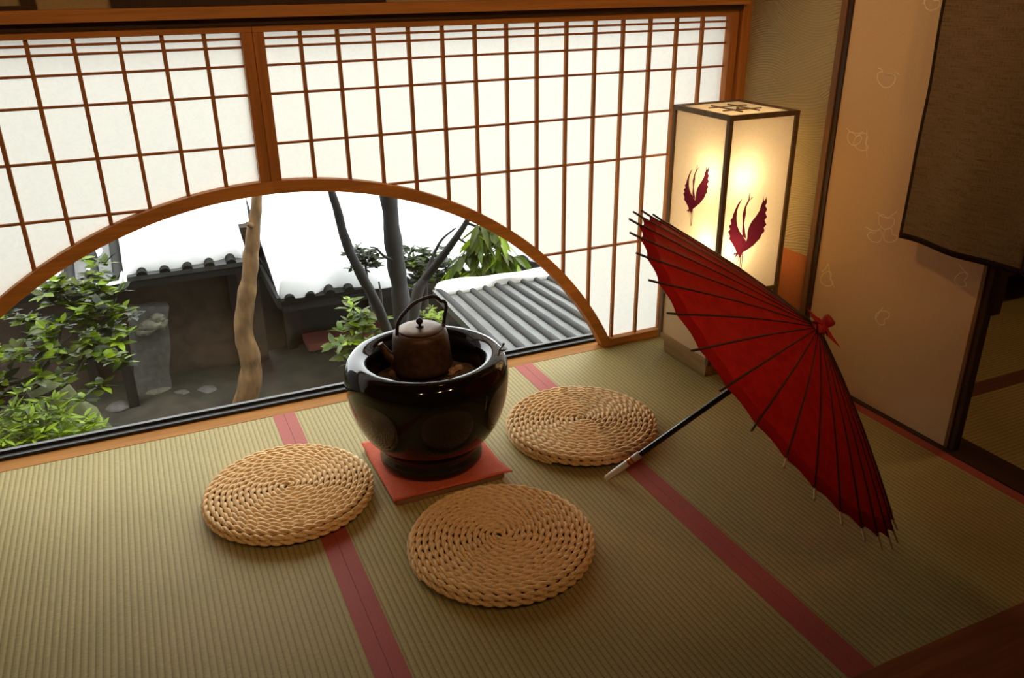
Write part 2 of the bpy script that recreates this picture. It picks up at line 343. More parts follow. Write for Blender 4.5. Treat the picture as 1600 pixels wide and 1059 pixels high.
# right wall: corner post, combed plaster with orange paper skirt, pillar, sliding panel, doorway
tag(obj('trim_3', bx(1.823, 1.868, -.012, .09, -.05, 1.36), cedar_z, smooth=0, bevel=.002), 'cedar corner post right of the paper window', 'post', kind='structure')
wr = thing('wall_right', (1.9, -.3, 0), 'combed plaster wall with orange paper skirt behind the lantern', 'wall', kind='structure')
obj('plaster_face', bx(1.862, 1.93, -.50, .0, -.05, 2.4), plast, wr, 0)
obj('paper_skirt', bx(1.8605, 1.8625, -.47, -.012, .0, .438), orange_paper, wr, 0)
pil = thing('trim_4', (1.87, -.48, 0), 'slim wooden pillar between combed plaster and the sliding panel', 'post', kind='structure')
obj('pillar_face', bx(1.848, 1.93, -.488, -.462, -.05, 2.4), pillar_wood, pil, 0, .002)
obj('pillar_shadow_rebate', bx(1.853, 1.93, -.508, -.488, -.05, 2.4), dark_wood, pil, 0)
tag(obj('trim_5', bx(XR + .001, 1.96, -2.3, -.508, -.05, .006), dark_wood_y, smooth=0, bevel=.0015), 'dark grooved wooden sill under the sliding panel', 'sill', kind='structure')
tag(obj('trim_6', bx(1.848, 1.93, -2.3, -.508, 1.78, 1.88), dark_wood_y, smooth=0), 'dark wooden lintel over the doorway', 'lintel', kind='structure')
tag(obj('wall_right_upper', bx(1.865, 1.93, -4.5, -.508, 1.88, 2.4), wall_warm, smooth=0), 'plaster above the doorway', 'wall', kind='structure')
tag(obj('wall_right_near', bx(1.865, 1.93, -4.5, -2.3, -.05, 1.88), wall_warm, smooth=0), 'plaster wall nearer than the doorway', 'wall', kind='structure')
d1 = thing('door_1', (1.87, -.82, .006), 'beige sliding panel with faint bean and vine drawings', 'sliding door', kind='structure')
obj('panel', bx(1.858, 1.878, -1.139, -.509, .0075, 1.78), fusuma_m, d1, 0)
obj('edge_strip', bx(1.856, 1.88, -1.151, -1.139, .0075, 1.78), pillar_wood, d1, 0)
# the vine and bean drawings printed on the panel (one pattern mesh)
pm = B()
def loop(cx, cy, pts, k=1.0):     # pts in photo pixels around the motif centre, laid on the panel face
    P = [onx(cx + u * k, cy + v * k, 1.858) for u, v in pts]
    P = cat_spline(P, 5)
    for p in P: p.x = 1.8576
    w = .0012
    for a, b in zip(P, P[1:]):
        d = (b - a).normalized(); n = Vector((0, -d.z, d.y)) * w
        pm.faces.new([pm.verts.new(q) for q in (a - n, a + n, b + n, b - n)])
bean = [(-13, -9), (-6, -11), (2, -5), (10, -8), (14, -3), (12, 6), (4, 13), (-4, 13), (-12, 5), (-14, -4), (-13, -9)]
def rot(p, a, s=1): c, d = math.cos(a) * s, math.sin(a) * s; return [(x * c - y * d, x * d + y * c) for x, y in p]
def sh(p, dx, dy): return [(x + dx, y + dy) for x, y in p]
loop(1385, 123, bean); loop(1385, 123, [(-13, -17), (-8, -15), (-2, -7), (8, -6), (14, -9), (21, -6)])
loop(1335, 216, rot(bean, .25, .8)); loop(1347, 222, rot(bean, 1.35, .95)); loop(1340, 215, [(-17, -15), (-9, -8), (2, -7), (9, -10)]); loop(1355, 222, [(0, -20), (-1, -5), (-1, 8), (0, 24)])
loop(1385, 346, rot(bean, .1, .9)); loop(1368, 368, rot(bean, -.5, .8)); loop(1391, 368, rot(bean, .7, .8)); loop(1384, 350, [(-14, -19), (-6, -12), (2, -10), (9, -13), (18, -20)]); loop(1368, 360, [(-16, -6), (-7, -1), (4, 0), (10, -7)])
loop(1293, 436, rot(bean, 1.2, .8)); loop(1290, 430, [(-6, -6), (0, -10), (4, -18), (6, -8), (9, 8), (14, 20)])
loop(1379, 496, rot(bean, 2.0, .8)); loop(1376, 490, [(-8, 8), (-2, -2), (4, -10)])
loop(1503, 437, rot(bean, 1.5, .8)); loop(1503, 425, [(-4, -12), (2, -4), (10, 4)])
loop(1456, 4, rot(bean, .4, .9)); loop(1452, 0, [(-10, 6), (-4, -2), (2, -10)])
obj('vine_pattern', pm, pattern_m, d1, 0, recalc=False)
tag(obj('trim_7', bx(1.860, 1.886, -1.174, -1.153, .006, 1.78), dark_wood, smooth=0, bevel=.002), 'dark jamb post at the left side of the doorway', 'post', kind='structure')

# next room seen through the doorway
for i, (x0, x1, y0, y1) in enumerate(((1.962, 3.8, -.9, -.02), (1.962, 3.8, -1.82, -.902), (1.962, 3.8, -2.74, -1.822))):
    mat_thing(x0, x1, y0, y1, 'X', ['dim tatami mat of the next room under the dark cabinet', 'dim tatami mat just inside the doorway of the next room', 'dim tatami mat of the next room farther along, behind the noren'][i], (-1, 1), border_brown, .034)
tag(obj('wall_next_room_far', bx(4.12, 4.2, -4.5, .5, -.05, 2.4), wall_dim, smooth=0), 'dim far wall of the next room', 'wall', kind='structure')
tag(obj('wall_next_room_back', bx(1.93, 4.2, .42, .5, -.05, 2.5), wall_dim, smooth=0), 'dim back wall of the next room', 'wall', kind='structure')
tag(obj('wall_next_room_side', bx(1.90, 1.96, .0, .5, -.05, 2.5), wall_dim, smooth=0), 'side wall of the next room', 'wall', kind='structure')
tag(obj('ceiling_next_room', bx(1.9, 4.2, .1, .5, 2.4, 2.5), ceil_m, smooth=0), 'ceiling of the next room', 'ceiling', kind='structure')
cb = thing('cabinet', (3.4, -.25, 0), 'black low cabinet with open shelf in the dim next room', 'cabinet')
for y in (-.445, -.06):
    for x in (2.985, 3.74): obj('leg', bx(x, x + .055, y, y + .05, .001, .62), dark_wood, cb, 0, .003)
obj('top', bx(2.96, 3.82, -.47, .01, .62, .655), dark_wood_y, cb, 0, .003)
obj('shelf', bx(2.99, 3.79, -.43, -.02, .17, .19), dark_wood_y, cb, 0)
obj('back_panel', bx(3.0, 3.78, -.02, -.008, .05, .62), black_wood, cb, 0)
obj('side_panel', bx(2.992, 3.002, -.40, -.05, .19, .62), black_wood, cb, 0)

# noren curtain hanging in front of the doorway
nr = thing('noren', (1.79, -1.3, 1.72), 'dark brown hemp doorway curtain hanging at the top right', 'curtain')
tube_b = tube(B(), [(1.80, -.80, 1.715), (1.80, -2.2, 1.715)], .011, 12); obj('rod', tube_b, pillar_wood, nr)
def clothpanel(y0, y1, z0, z1, ph, amp=.014):
    bm = B(); ny, nz_ = 40, 60; g = []
    for i in range(ny + 1):
        row = []
        for j in range(nz_ + 1):
            f = i / ny; h = j / nz_
            fall = (1 - h)
            x = 1.79 + amp * (.25 + fall - .75 * fall ** 4) * math.sin(f * 7.5 + ph + .5 * math.sin(h * 3)) + .006 * noise.noise(Vector((f * 3, h * 4, ph)))
            y = y0 + (y1 - y0) * f + .004 * noise.noise(Vector((h * 5, f, ph + 4))); z = z1 + (z0 - z1) * fall + .0015 * math.sin(f * 9 + ph) * fall
            row.append(bm.verts.new((x, y, z)))
        g.append(row)
    for i in range(ny):
        for j in range(nz_):
            f = bm.faces.new((g[i][j], g[i + 1][j], g[i + 1][j + 1], g[i][j + 1])); f.material_index = 1 if (i == 0 or j == 0) else 0
    return bm
obj('left_panel', clothpanel(-.886, -1.282, .632, 1.715, .3), [noren_m, noren_hem], nr, solid=.0015)
obj('right_panel', clothpanel(-1.290, -1.70, .632, 1.715, 2.1), [noren_red, noren_hem], nr, solid=.0015)

# ------------------------------------------------------------------ window wall
ZT = 1.245; AX, AZ, RI, RO = .0655, -.578, 1.347, 1.387
def arch_z(x, R): q = R * R - (x - AX) ** 2; return AZ + math.sqrt(q) if q > 0 else -9
def shoji(n, xa, xb, label):
    """one paper panel: xa = inner side at the centre, xb = outer side; its bottom is cut by its half of the big arch"""
    sg = 1 if xb > xa else -1
    t = thing('window_%d' % n, ((xa + xb) / 2, .02, 0), label, 'paper window', kind='structure')
    lo, hi = min(xa, xb), max(xa, xb)
    obj('top_rail', bx(lo, hi, .004, .044, ZT, 1.2665), cedar, t, 0, .0015)
    ix = (.028, .0595) if sg < 0 else (.0605, .093)
    obj('centre_stile', bx(ix[0], ix[1], .002, .046, arch_z(AX, RO) - .012, ZT), cedar_z, t, 0, .0015)
    ox = (xb - .034, xb) if sg > 0 else (xb, xb + .034)
    obj('outer_stile', bx(ox[0], ox[1], .002, .046, .001, ZT), cedar_z, t, 0, .0015)
    # half of the arch rail
    bm = B(); a1 = math.asin(-AZ / RO); N = 60; rings = []
    for i in range(N + 1):
        a = PI / 2 - (PI / 2 - a1 + .0) * i / N if sg > 0 else PI / 2 + (PI / 2 - a1) * i / N
        ci, si = math.cos(a), math.sin(a); zz = []
        rings.append([bm.verts.new((AX + r * ci, y, max(.0012, AZ + r * si))) for r, y in ((RI, .0), (RO, .0), (RO, .050), (RI, .050))])
    for r0, r1 in zip(rings, rings[1:]):
        for j in range(4): bm.faces.new((r0[j], r0[(j + 1) % 4], r1[(j + 1) % 4], r1[j]))
    bm.faces.new(rings[0]); bm.faces.new(rings[-1]); obj('arch_rail', bm, cedar, t, 50, .0015)
    xf = AX + sg * math.sqrt(RO * RO - AZ * AZ)
    a, b = sorted((xf - sg * .004, ox[0] if sg > 0 else ox[1])); obj('bottom_rail', bx(a, b, .003, .045, .001, .033), cedar, t, 0, .0015)
    # lattice bars
    vx = [.0878 + k * .1131 for k in range(1, 15)] if sg > 0 else [.0403 - k * .1131 for k in range(1, 15)]
    for x in vx:
        z0 = max(.033, arch_z(x, RO) - .012)
        obj('vertical_bar', bx(x - .0055, x + .0055, .020, .034, z0, ZT), bar_wood, t, 0)
    for z in (1.2275, 1.2035, 1.151, 1.068, .919, .755, .423):
        xs = AX + sg * math.sqrt(max(0, RO * RO - (z - AZ) ** 2)) if z - AZ < RO else ix[1] if sg > 0 else ix[0]
        xs -= sg * .006 if z - AZ < RO else 0
        a, b = sorted((xs, ox[0] if sg > 0 else ox[1])); obj('horizontal_bar', bx(a, b, .0215, .0335, z - .0034, z + .0034), bar_wood, t, 0)
    # paper
    bm = B(); P = [(AX, 1.255), (xb - sg * .01, 1.255), (xb - sg * .01, .012), (xf - sg * .01, .012)]
    aa = math.asin((.012 - AZ) / (RO - .01))
    for i in range(1, 60):
        a = aa + (PI / 2 - aa) * i / 60; P.append((AX + sg * (RO - .01) * math.cos(a), AZ + (RO - .01) * math.sin(a)))
    P.append((AX, AZ + RO - .01))
    f = bm.faces.new([bm.verts.new((x, .0345, z)) for x, z in P]); obj('paper', bm, shoji_paper, t, 0)
    return t
shoji(1, .0595, -1.70, 'left half of the paper lattice window above the garden arch')
shoji(2, .0605, 1.817, 'right half of the paper lattice window above the garden arch, reaching the lantern')
# beam, groove with its shade in the colour, sill, glazed outer frame
tag(obj('trim_8', bx(-2.25, 1.823, -.05, .05, 1.2865, 1.3185), cedar, smooth=0, bevel=.002), 'orange cedar beam running over the paper window', 'beam', kind='structure')
tag(obj('trim_9', bx(-2.25, 1.823, -.012, .05, 1.2665, 1.2865), recess_shade_strip, smooth=0), 'recessed strip under the cedar beam, shade put into its dark colour', 'beam', kind='structure')  # darker wood colour carries the shade of the recess below the beam
tag(obj('trim_10', bx(-1.72, 1.823, .0006, .072, -.05, .001), cedar_sill, smooth=0), 'pale cedar sill between tatami and glass', 'sill', kind='structure')
w3 = thing('window_3', (.05, .1, 0), 'clear glass pane in black frame behind the arch', 'window', kind='structure')
obj('bottom_frame', bx(-1.72, 1.823, .073, .135, -.05, .012), black_frame, w3, 0, .002)
obj('frame_lip', bx(-1.72, 1.823, .098, .106, .012, .022), black_frame, w3, 0)
obj('top_frame', bx(-1.72, 1.823, .08, .13, 1.28, 1.315), black_frame, w3, 0)
for x in (-1.72, 1.783): obj('side_frame', bx(x, x + .04, .08, .13, .012, 1.28), black_frame, w3, 0)
bm = B(); bm.faces.new([bm.verts.new(p) for p in ((-1.68, .102, .015), (1.783, .102, .015), (1.783, .102, 1.28), (-1.68, .102, 1.28))]); obj('pane', bm, glass, w3, 0)
# dark wooden frames of the transom above the beam (only their lower rims show)
for i, (x0, x1) in enumerate(((-1.5, -.478), (-.30, .462))):
    t = thing('transom_frame', ((x0 + x1) / 2, -.01, 1.3195), ['dark frame with pale backing above the beam, far left', 'dark wooden frame above the beam left of the window post'][i], 'frame', 'dark frames above the window beam')
    z0 = 1.3195; k = .010 if i == 0 else .03
    obj('bottom_rail', bx(x0, x1, -.02, -.001, z0, z0 + k), dark_wood, t, 0); obj('top_rail', bx(x0, x1, -.02, -.001, z0 + .36, z0 + .39), dark_wood, t, 0)
    for x in (x0, x1 - .035): obj('side_rail', bx(x, x + .035, -.02, -.001, z0 + k, z0 + .36), dark_wood, t, 0)
    obj('backing', bx(x0 + .035, x1 - .035, -.006, -.001, z0 + k, z0 + .36), wall_warm if i == 0 else dark_wood, t, 0)
for i, p in enumerate(DOWN + [WALL_FILL]):  # the last fitting belongs to the added wall fill
    t = thing('downlight', (p[0], p[1], 2.4), 'small round ceiling downlight high above the picture', 'ceiling light', 'ceiling downlights')
    obj('trim_ring', lathe(B(), [(.05, 2.4), (.062, 2.399), (.062, 2.388), (.05, 2.386), (.05, 2.4)], (p[0], p[1], 0), 32), black_frame, t)
    obj('lens', lathe(B(), [(0, 2.391), (.05, 2.391), (.05, 2.4), (0, 2.4)], (p[0], p[1], 0), 32), lens_m, t)

# =================================================================== THINGS IN THE ROOM
# ---- round rope cushions
def rope_mesh(R=.238, turns=14, seed=0):
    """one twisted two-strand rope coiled into a disc, its last coils wrapping down the side"""
    path = []; p = .0162; rr = .0085; th = 0.0; ds = .0048
    L = []; r = .006
    while r < R - .011:
        r = .006 + p * th / (2 * PI); L.append((r, .0400 + .003 * (1 - (r / R) ** 2) - .002 * max(0, (r - R * .86) / (R * .14)) ** 2, th)); th += ds / max(r, .012)
    r0 = r; z0 = L[-1][1]; t0 = th
    while th - t0 < 2 * PI * 2.15:
        f = min(1, (th - t0) / (2 * PI)); g = (th - t0) / (2 * PI)
        rad = r0 + .0085 * min(1, g * 1.6) - .0015 * max(0, g - 1); z = z0 - .0150 * min(2.0, g) + .0015 * min(1, g)
        L.append((rad, max(.0088, z), th)); th += ds / rad
    P = [Vector((r * math.cos(t), r * math.sin(t), z)) for r, z, t in L]
    V = []; F = []; MI = []; n = 6
    s = 0.0; tw = [0.0]
    for a, b in zip(P, P[1:]): s += (b - a).length; tw.append(s)
    for k in range(2):
        base = len(V)
        for i, q in enumerate(P):
            t = (P[min(i + 1, len(P) - 1)] - P[max(i - 1, 0)]).normalized(); up = Vector((0, 0, 1)); side = t.cross(up).normalized(); up = side.cross(t)
            sc = min(1, .55 + L[i][0] / .05)
            ph = -tw[i] / .064 * 2 * PI + k * PI; c = q + (side * math.cos(ph) + up * math.sin(ph)) * .0040 * sc
            # strand leans with the twist
            tt = (t + (-side * math.sin(ph) + up * math.cos(ph)) * (-2 * PI / .064 * .0040)).normalized(); s2 = tt.cross(up).normalized(); u2 = s2.cross(tt)
            wob = 1 + .10 * noise.noise(Vector((i * .11, k * 7, seed)))
            for j in range(n):
                a = 2 * PI * j / n; V.append(c + (s2 * math.cos(a) + u2 * math.sin(a)) * .0050 * sc * wob)
        for i in range(len(P) - 1):
            for j in range(n):
                F.append((base + i * n + j, base + i * n + (j + 1) % n, base + (i + 1) * n + (j + 1) % n, base + (i + 1) * n + j)); MI.append(0)
    b0 = len(V); m = 64                       # solid core under the coils, coloured dark as the shade in the gaps
    for z, r in ((.006, R - .016), (.034, R - .02)):
        for j in range(m): V.append(Vector((r * math.cos(2 * PI * j / m), r * math.sin(2 * PI * j / m), z)))
    for j in range(m): F.append((b0 + j, b0 + (j + 1) % m, b0 + m + (j + 1) % m, b0 + m + j)); MI.append(1)
    F.append(tuple(b0 + j for j in range(m))[::-1]); MI.append(1); F.append(tuple(b0 + m + j for j in range(m))); MI.append(1)
    me = bpy.data.meshes.new('rope_cushion'); me.from_pydata([tuple(v) for v in V], [], F)
    me.materials.append(straw); me.materials.append(gap_shade_core); me.polygons.foreach_set('material_index', MI); me.polygons.foreach_set('use_smooth', [True] * len(F)); me.update()
    return me
rope = rope_mesh()
cush0 = bpy.data.objects.new('rope_cushion', rope)
for i, (x, y, rz, sc, lab) in enumerate(((-.075, -.529, 4.0, 1.0, 'round coiled straw cushion left of the black brazier, over the red mat seam'),
                               (.388, -1.000, 4.6, 1.012, 'round coiled straw cushion in front of the brazier, nearest to the viewer'),
                               (.878, -.547, 5.1, 1.03, 'round coiled straw cushion right of the brazier, beside the umbrella grip'))):
    o = cush0 if i == 0 else cush0.copy(); COL.objects.link(o); o.location = (x, y, .0018); o.rotation_euler.z = rz; o.scale = (sc, sc, 1)
    tag(o, lab, 'cushion', 'round straw cushions on the tatami')

# ---- board, red felt and the big ceramic brazier
HX, HY = .364, -.520
bm = B(); q = []
x0, x1, y0, y1, rc = .190, .536, -.700, -.350, .018
out = []
for cx, cy, a0 in ((x1 - rc, y1 - rc, 0), (x0 + rc, y1 - rc, PI / 2), (x0 + rc, y0 + rc, PI), (x1 - rc, y0 + rc, 1.5 * PI)):
    for k in range(7): out.append((cx + rc * math.cos(a0 + k * PI / 12), cy + rc * math.sin(a0 + k * PI / 12)))
lo = [bm.verts.new((x, y, .0015)) for x, y in out]; hi = [bm.verts.new((x, y, .0215)) for x, y in out]
bm.faces.new(lo[::-1]); bm.faces.new(hi)
for i in range(len(lo)): bm.faces.new((lo[i], lo[(i + 1) % len(lo)], hi[(i + 1) % len(lo)], hi[i]))
tag(obj('trivet_board', bm, board_m, None, 30, .002, ((x0 + x1) / 2, (y0 + y1) / 2, 0)), 'square round-cornered wooden board under the red felt and brazier', 'board')
bm = B(); N = 36; g = []
for i in range(N + 1):
    row = []
    for j in range(N + 1):
        u, v = i / N * 2 - 1, j / N * 2 - 1; x = .364 + u * .179; y = -.525 + v * .179
        ov = max(0, abs(x - .363) - .172, abs(y + .525) - .174); zz = .0222 - .25 * max(0, ov - .001)
        cor = max(0, abs(u) + abs(v) - 1.6); zz += .003 * noise.noise(Vector((u * 2.5, v * 2.5, 3))) * (1 if max(abs(u), abs(v)) > .9 else .1)
        if u > 0 and v < 0: x += .012 * cor / .4; y -= .004 * cor / .4
        row.append(bm.verts.new((x, y, max(zz, .0222 if ov <= 0 else .0195))))
    g.append(row)
for i in range(N):
    for j in range(N): bm.faces.new((g[i][j], g[i + 1][j], g[i + 1][j + 1], g[i][j + 1]))
for v in bm.verts: v.co.z += .0008
fo = obj('felt_cloth', bm, cloth_red, None, 60, 0, (.364, -.527, .022)); md = fo.modifiers.new('thickness', 'SOLIDIFY'); md.thickness = .0016; md.offset = 1
tag(fo, 'square of vermilion red felt under the black brazier', 'cloth')
hb = thing('hibachi_brazier', (HX, HY, .0255), 'large glossy black ceramic brazier with rolled-in rim, holding the kettle', 'brazier')
zb = .0257
prof = [(0, zb), (.140, zb), (.150, zb + .004), (.1565, zb + .012), (.157, zb + .024), (.153, zb + .036), (.1485, zb + .043), (.1475, zb + .050), (.153, zb + .062), (.172, zb + .081), (.195, zb + .109), (.2135, zb + .142), (.2265, zb + .176), (.236, zb + .213), (.241, zb + .252), (.2425, zb + .288), (.2395, zb + .316), (.233, zb + .333), (.222, zb + .345), (.208, zb + .3515), (.193, zb + .351), (.179, zb + .343), (.169, zb + .329), (.164, zb + .312), (.166, zb + .290), (.176, zb + .262), (.186, zb + .235), (.190, zb + .215), (0, zb + .212)]
body = [p for p in prof]
obj('bowl', lathe(B(), body[8:], (HX, HY, 0), 128), glaze, hb, 70)
obj('foot_ring', lathe(B(), body[:9] + [(0, zb + .062)], (HX, HY, 0), 128), foot_glaze, hb, 70)
# knotted cord on the rim fitting
kb = onx(781, 549, HX + .175); kp = [kb + Vector((-.006, -.004, -.012)), kb + Vector((.0, .0, .004)), kb + Vector((.007, .0, .013)), kb + Vector((.011, -.002, .022))]
bm = tube(B(), cat_spline(kp, 5), .0022, 8)
tube(bm, cat_spline([kb + Vector((.0, 0, .004)), kb + Vector((.008, -.006, .005)), kb + Vector((.015, -.004, .002))], 5), .002, 8)
tube(bm, cat_spline([kb + Vector((.0, 0, .004)), kb + Vector((.006, .006, .0)), kb + Vector((.013, .004, -.004))], 5), .002, 8)
blob(bm, kb + Vector((.0005, 0, .004)), .0045, amp=.1, sub=2); blob(bm, kp[-1], .004, amp=.1, sub=2)
cordk = obj('cord_knot', bm, iron, hb, 60)
# ash bed and lumps
bm = B(); N = 40; rings = []
for i in range(N + 1):
    r = .1845 * i / N
    rings.append([bm.verts.new((HX + r * math.cos(a), HY + r * math.sin(a), .268 + .010 * noise.noise(Vector((r * math.cos(a) * 22, r * math.sin(a) * 22, 1))) + .004 * (i / N) ** 2)) for a in [2 * PI * j / 64 for j in range(64)]])
for a, b in zip(rings, rings[1:]):
    for j in range(64): bm.faces.new((a[j], a[(j + 1) % 64], b[(j + 1) % 64], b[j]))
tag(obj('ash_bed', bm, ash_m, None, 80, 0, (HX, HY, .26)), 'grey brown ash filling the black brazier', 'ash', kind='stuff')
KX, KY = .369, -.460
for i, (u, v, r, lab) in enumerate(((617, 582, .015, 'larger pale lump of ash at the left front of the kettle'), (630, 588, .011, 'small pale lump of ash left of the kettle front, inside the rim'), (702, 580, .018, 'larger tan lump of ash at the right of the kettle foot'), (716, 574, .012, 'small tan lump of ash right of the kettle, beside the larger lump'))):
    c = onz(u, v, .284); tag(obj('ash_lump', blob(B(), c, r, (1.2, .9, .75), .35, 2, 3, i), coal_m, None, 40, 0, (c.x, c.y, .274)), lab, 'ash lump', 'ash lumps around the kettle')
# iron tripod carrying the kettle
tr = thing('iron_tripod', (KX, KY, .262), 'black iron ring stand under the kettle in the ash', 'stand')
bm = B(); tube(bm, [(KX + .078 * math.cos(a), KY + .078 * math.sin(a), .289) for a in [2 * PI * j / 48 for j in range(49)]], .0045, 8, False); obj('ring', bm, iron_dark, tr)
for a in (.5, 2.6, 4.7): obj('leg', tube(B(), [(KX + .078 * math.cos(a), KY + .078 * math.sin(a), .289), (KX + .090 * math.cos(a), KY + .090 * math.sin(a), .272), (KX + .088 * math.cos(a), KY + .088 * math.sin(a), .257)], .005, 8), iron_dark, tr)
# kettle
kt = thing('iron_kettle', (KX, KY, .2935), 'brown cast iron kettle with arched handle standing in the brazier', 'kettle')
kz = .2938
obj('body', lathe(B(), [(0, kz), (.066, kz), (.080, kz + .006), (.0915, kz + .018), (.0935, kz + .026), (.091, kz + .034), (.0885, kz + .060), (.0855, kz + .092), (.0820, kz + .116), (.0795, kz + .127), (.074, kz + .1315), (.066, kz + .1335), (.062, kz + .1325), (.060, kz + .128), (0, kz + .126)], (KX, KY, 0), 72), iron, kt, 60)
ld = obj('lid', lathe(B(), [(0, kz + .128), (.058, kz + .129), (.0645, kz + .134), (.0650, kz + .1365), (.063, kz + .1385), (.040, kz + .1405), (.012, kz + .1415), (0, kz + .1415)], (KX, KY, 0), 72), iron_lid, kt, 50)
kn = obj('knob', lathe(B(), [(0, kz + .1408), (.0115, kz + .1412), (.0115, kz + .1436), (.0045, kz + .1455), (.0042, kz + .149), (.008, kz + .152), (.0108, kz + .158), (.0095, kz + .165), (.005, kz + .169), (0, kz + .170)], (KX, KY, 0), 32), iron_dark, ld, 60)
hs = [(-.0735, .398), (-.0722, .424), (-.068, .458), (-.056, .479), (-.040, .494), (-.016, .512), (.007, .5195), (.032, .5240), (.050, .5225), (.0635, .5135), (.0715, .5045), (.077, .5035), (.0825, .500), (.0865, .492), (.0865, .480), (.081, .454), (.0755, .4285)]
obj('handle', tube(B(), cat_spline([(KX + s, KY + .004 * math.sin(s * 20), z - .001) for s, z in hs], 4), .0054, 10), iron_dark, kt)
for s, z in ((-.0725, .402), (.0745, .4235)):
    obj('handle_lug', tube(B(), [(KX + s * .97, KY, z - .014), (KX + s * 1.0, KY, z), (KX + s * 1.0, KY, z + .008)], [.008, .007, .004], 10), iron, kt)
obj('spout', tube(B(), cat_spline([(KX - .080, KY + .006, kz + .050), (KX - .100, KY + .010, kz + .066), (KX - .111, KY + .013, kz + .088), (KX - .119, KY + .016, kz + .104)], 6), [.019 - .011 * min(1, i / 14) for i in range(19)], 14), iron, kt)

# ---- paper floor lantern
LX0, LX1, LY0, LY1 = 1.478, 1.773, -.420, -.095; LZ0, LZ1 = .057, .960
ln = thing('floor_lantern', (1.625, -.258, 0), 'tall lit square paper floor lantern with maroon crane prints', 'lamp')
obj('base_block', bx(LX0 + .012, LX1 - .012, LY0 + .024, LY1 - .024, .0018, LZ0), lantern_base, ln, 0, .002)
pw = .0165
for x in (LX0, LX1 - pw):
    for y in (LY0, LY1 - pw): obj('corner_post', bx(x, x + pw, y, y + pw, LZ0, LZ1), lantern_wood, ln, 0, .0012)
def ringrail(name, z0, z1, m, inset=.0015, k=pw):
    bm = B()
    box(bm, LX0 + k, LX1 - k, LY0 + inset, LY0 + k - inset, z0, z1); box(bm, LX0 + k, LX1 - k, LY1 - k + inset, LY1 - inset, z0, z1)
    box(bm, LX0 + inset, LX0 + k - inset, LY0 + k, LY1 - k, z0, z1); box(bm, LX1 - k + inset, LX1 - inset, LY0 + k, LY1 - k, z0, z1)
    return obj(name, bm, m, ln, 0)
ringrail('top_rail', LZ1 - .016, LZ1, lantern_wood, 0); ringrail('bottom_rail', LZ0, LZ0 + .02, lantern_base, 0); ringrail('band_rail', .318, .331, lantern_wood); ringrail('lower_band_rail', .245, .256, lantern_wood)
for k in range(4): ringrail('slat', .2655 + k * .0135, .2705 + k * .0135, lantern_wood, .004)
def sheet(p): bm = B(); bm.faces.new([bm.verts.new(x) for x in p]); return bm
yf, yb, xl, xr = LY0 + .009, LY1 - .009, LX0 + .009, LX1 - .009
for z0, z1, m, nm in ((.325, LZ1 - .01, lantern_paper, 'paper_side'), (LZ0 + .01, .250, lantern_panel, 'lower_panel')):
    for a, b in (((xl, yf), (xr, yf)), ((xr, yf), (xr, yb)), ((xr, yb), (xl, yb)), ((xl, yb), (xl, yf))):
        obj(nm, sheet(((a[0], a[1], z0), (b[0], b[1], z0), (b[0], b[1], z1), (a[0], a[1], z1))), m, ln, 0)
# top lattice: pale paper with interlocking bars and an open centre square
zt = LZ1 - .005; cx, cy = (LX0 + LX1) / 2, (LY0 + LY1) / 2; hw, hh = .036, .04
bm = B()
for a in ((xl, cx - hw, yf, yb), (cx + hw, xr, yf, yb), (cx - hw, cx + hw, yf, cy - hh), (cx - hw, cx + hw, cy + hh, yb)):
    bm.faces.new([bm.verts.new(p) for p in ((a[0], a[2], zt), (a[1], a[2], zt), (a[1], a[3], zt), (a[0], a[3], zt))])
obj('top_paper', bm, lantern_paper, ln, 0)
bm = B(); e = .045
for s in (-1, 1):
    box(bm, cx + s * hw - .003, cx + s * hw + .003, cy - hh - e, cy + hh + e, zt + .001, zt + .005); box(bm, cx - hw - e, cx + hw + e, cy + s * hh - .004, cy + s * hh + .004, zt + .0015, zt + .0045)
obj('top_lattice', bm, lantern_wood, ln, 0)
# two bulbs on a stem inside
bz = (.75, .50)
obj('bulb_stem', tube(B(), [(1.60, -.285, .26), (1.60, -.285, .78)], .006, 8), lantern_base, ln)
for i, z in enumerate(bz):
    bp = (1.565, -.335, z) if i == 0 else (1.555, -.345, z)
    obj('bulb', lathe(B(), [(0, -.022), (.012, -.018), (.022, 0), (.012, .018), (0, .022)], bp, 24), bulb_m, ln)
    lamp('lantern_bulb_light', 'POINT', bp, 4.8 if i == 0 else 5.2, (1.0, .69, .34), .026)
for e in ((1.565, -.335, .75), (1.555, -.345, .50)): obj('bulb_arm', tube(B(), [(1.60, -.285, e[2]), e], .004, 6), lantern_base, ln)
# crane prints (right face, drawn in photo pixels of the print and laid on the paper)
def cr(px): return [(1000 + x * .3304, 130 + y * .3305) for x, y in px]
LW = [((482, 547), (483, 549)), ((466, 566), (474, 566)), ((456, 584), (466, 584)), ((448, 602), (459, 606)), ((441, 620), (457, 630)), ((437, 636), (457, 650)), ((427, 648), (459, 664)), ((432, 664), (462, 678)), ((420, 674), (466, 688)), ((426, 690), (470, 698)), ((416, 702), (475, 706)), ((425, 722), (482, 716)), ((422, 738), (490, 728)), ((433, 752), (498, 738)), ((442, 768), (503, 752)), ((452, 786), (504, 766)), ((455, 800), (500, 780))]
RW = [((580, 560), (599, 550)), ((572, 578), (600, 565)), ((566, 600), (593, 580)), ((557, 615), (602, 596)), ((547, 630), (593, 613)), ((537, 642), (601, 632)), ((528, 654), (589, 648)), ((520, 668), (598, 668)), ((513, 684), (586, 682)), ((509, 700), (589, 700)), ((507, 716), (577, 712)), ((506, 734), (567, 734)), ((500, 750), (555, 746)), ((492, 766), (537, 766)), ((480, 784), (512, 784)), ((456, 800), (486, 800)), ((446, 808), (480, 812))]
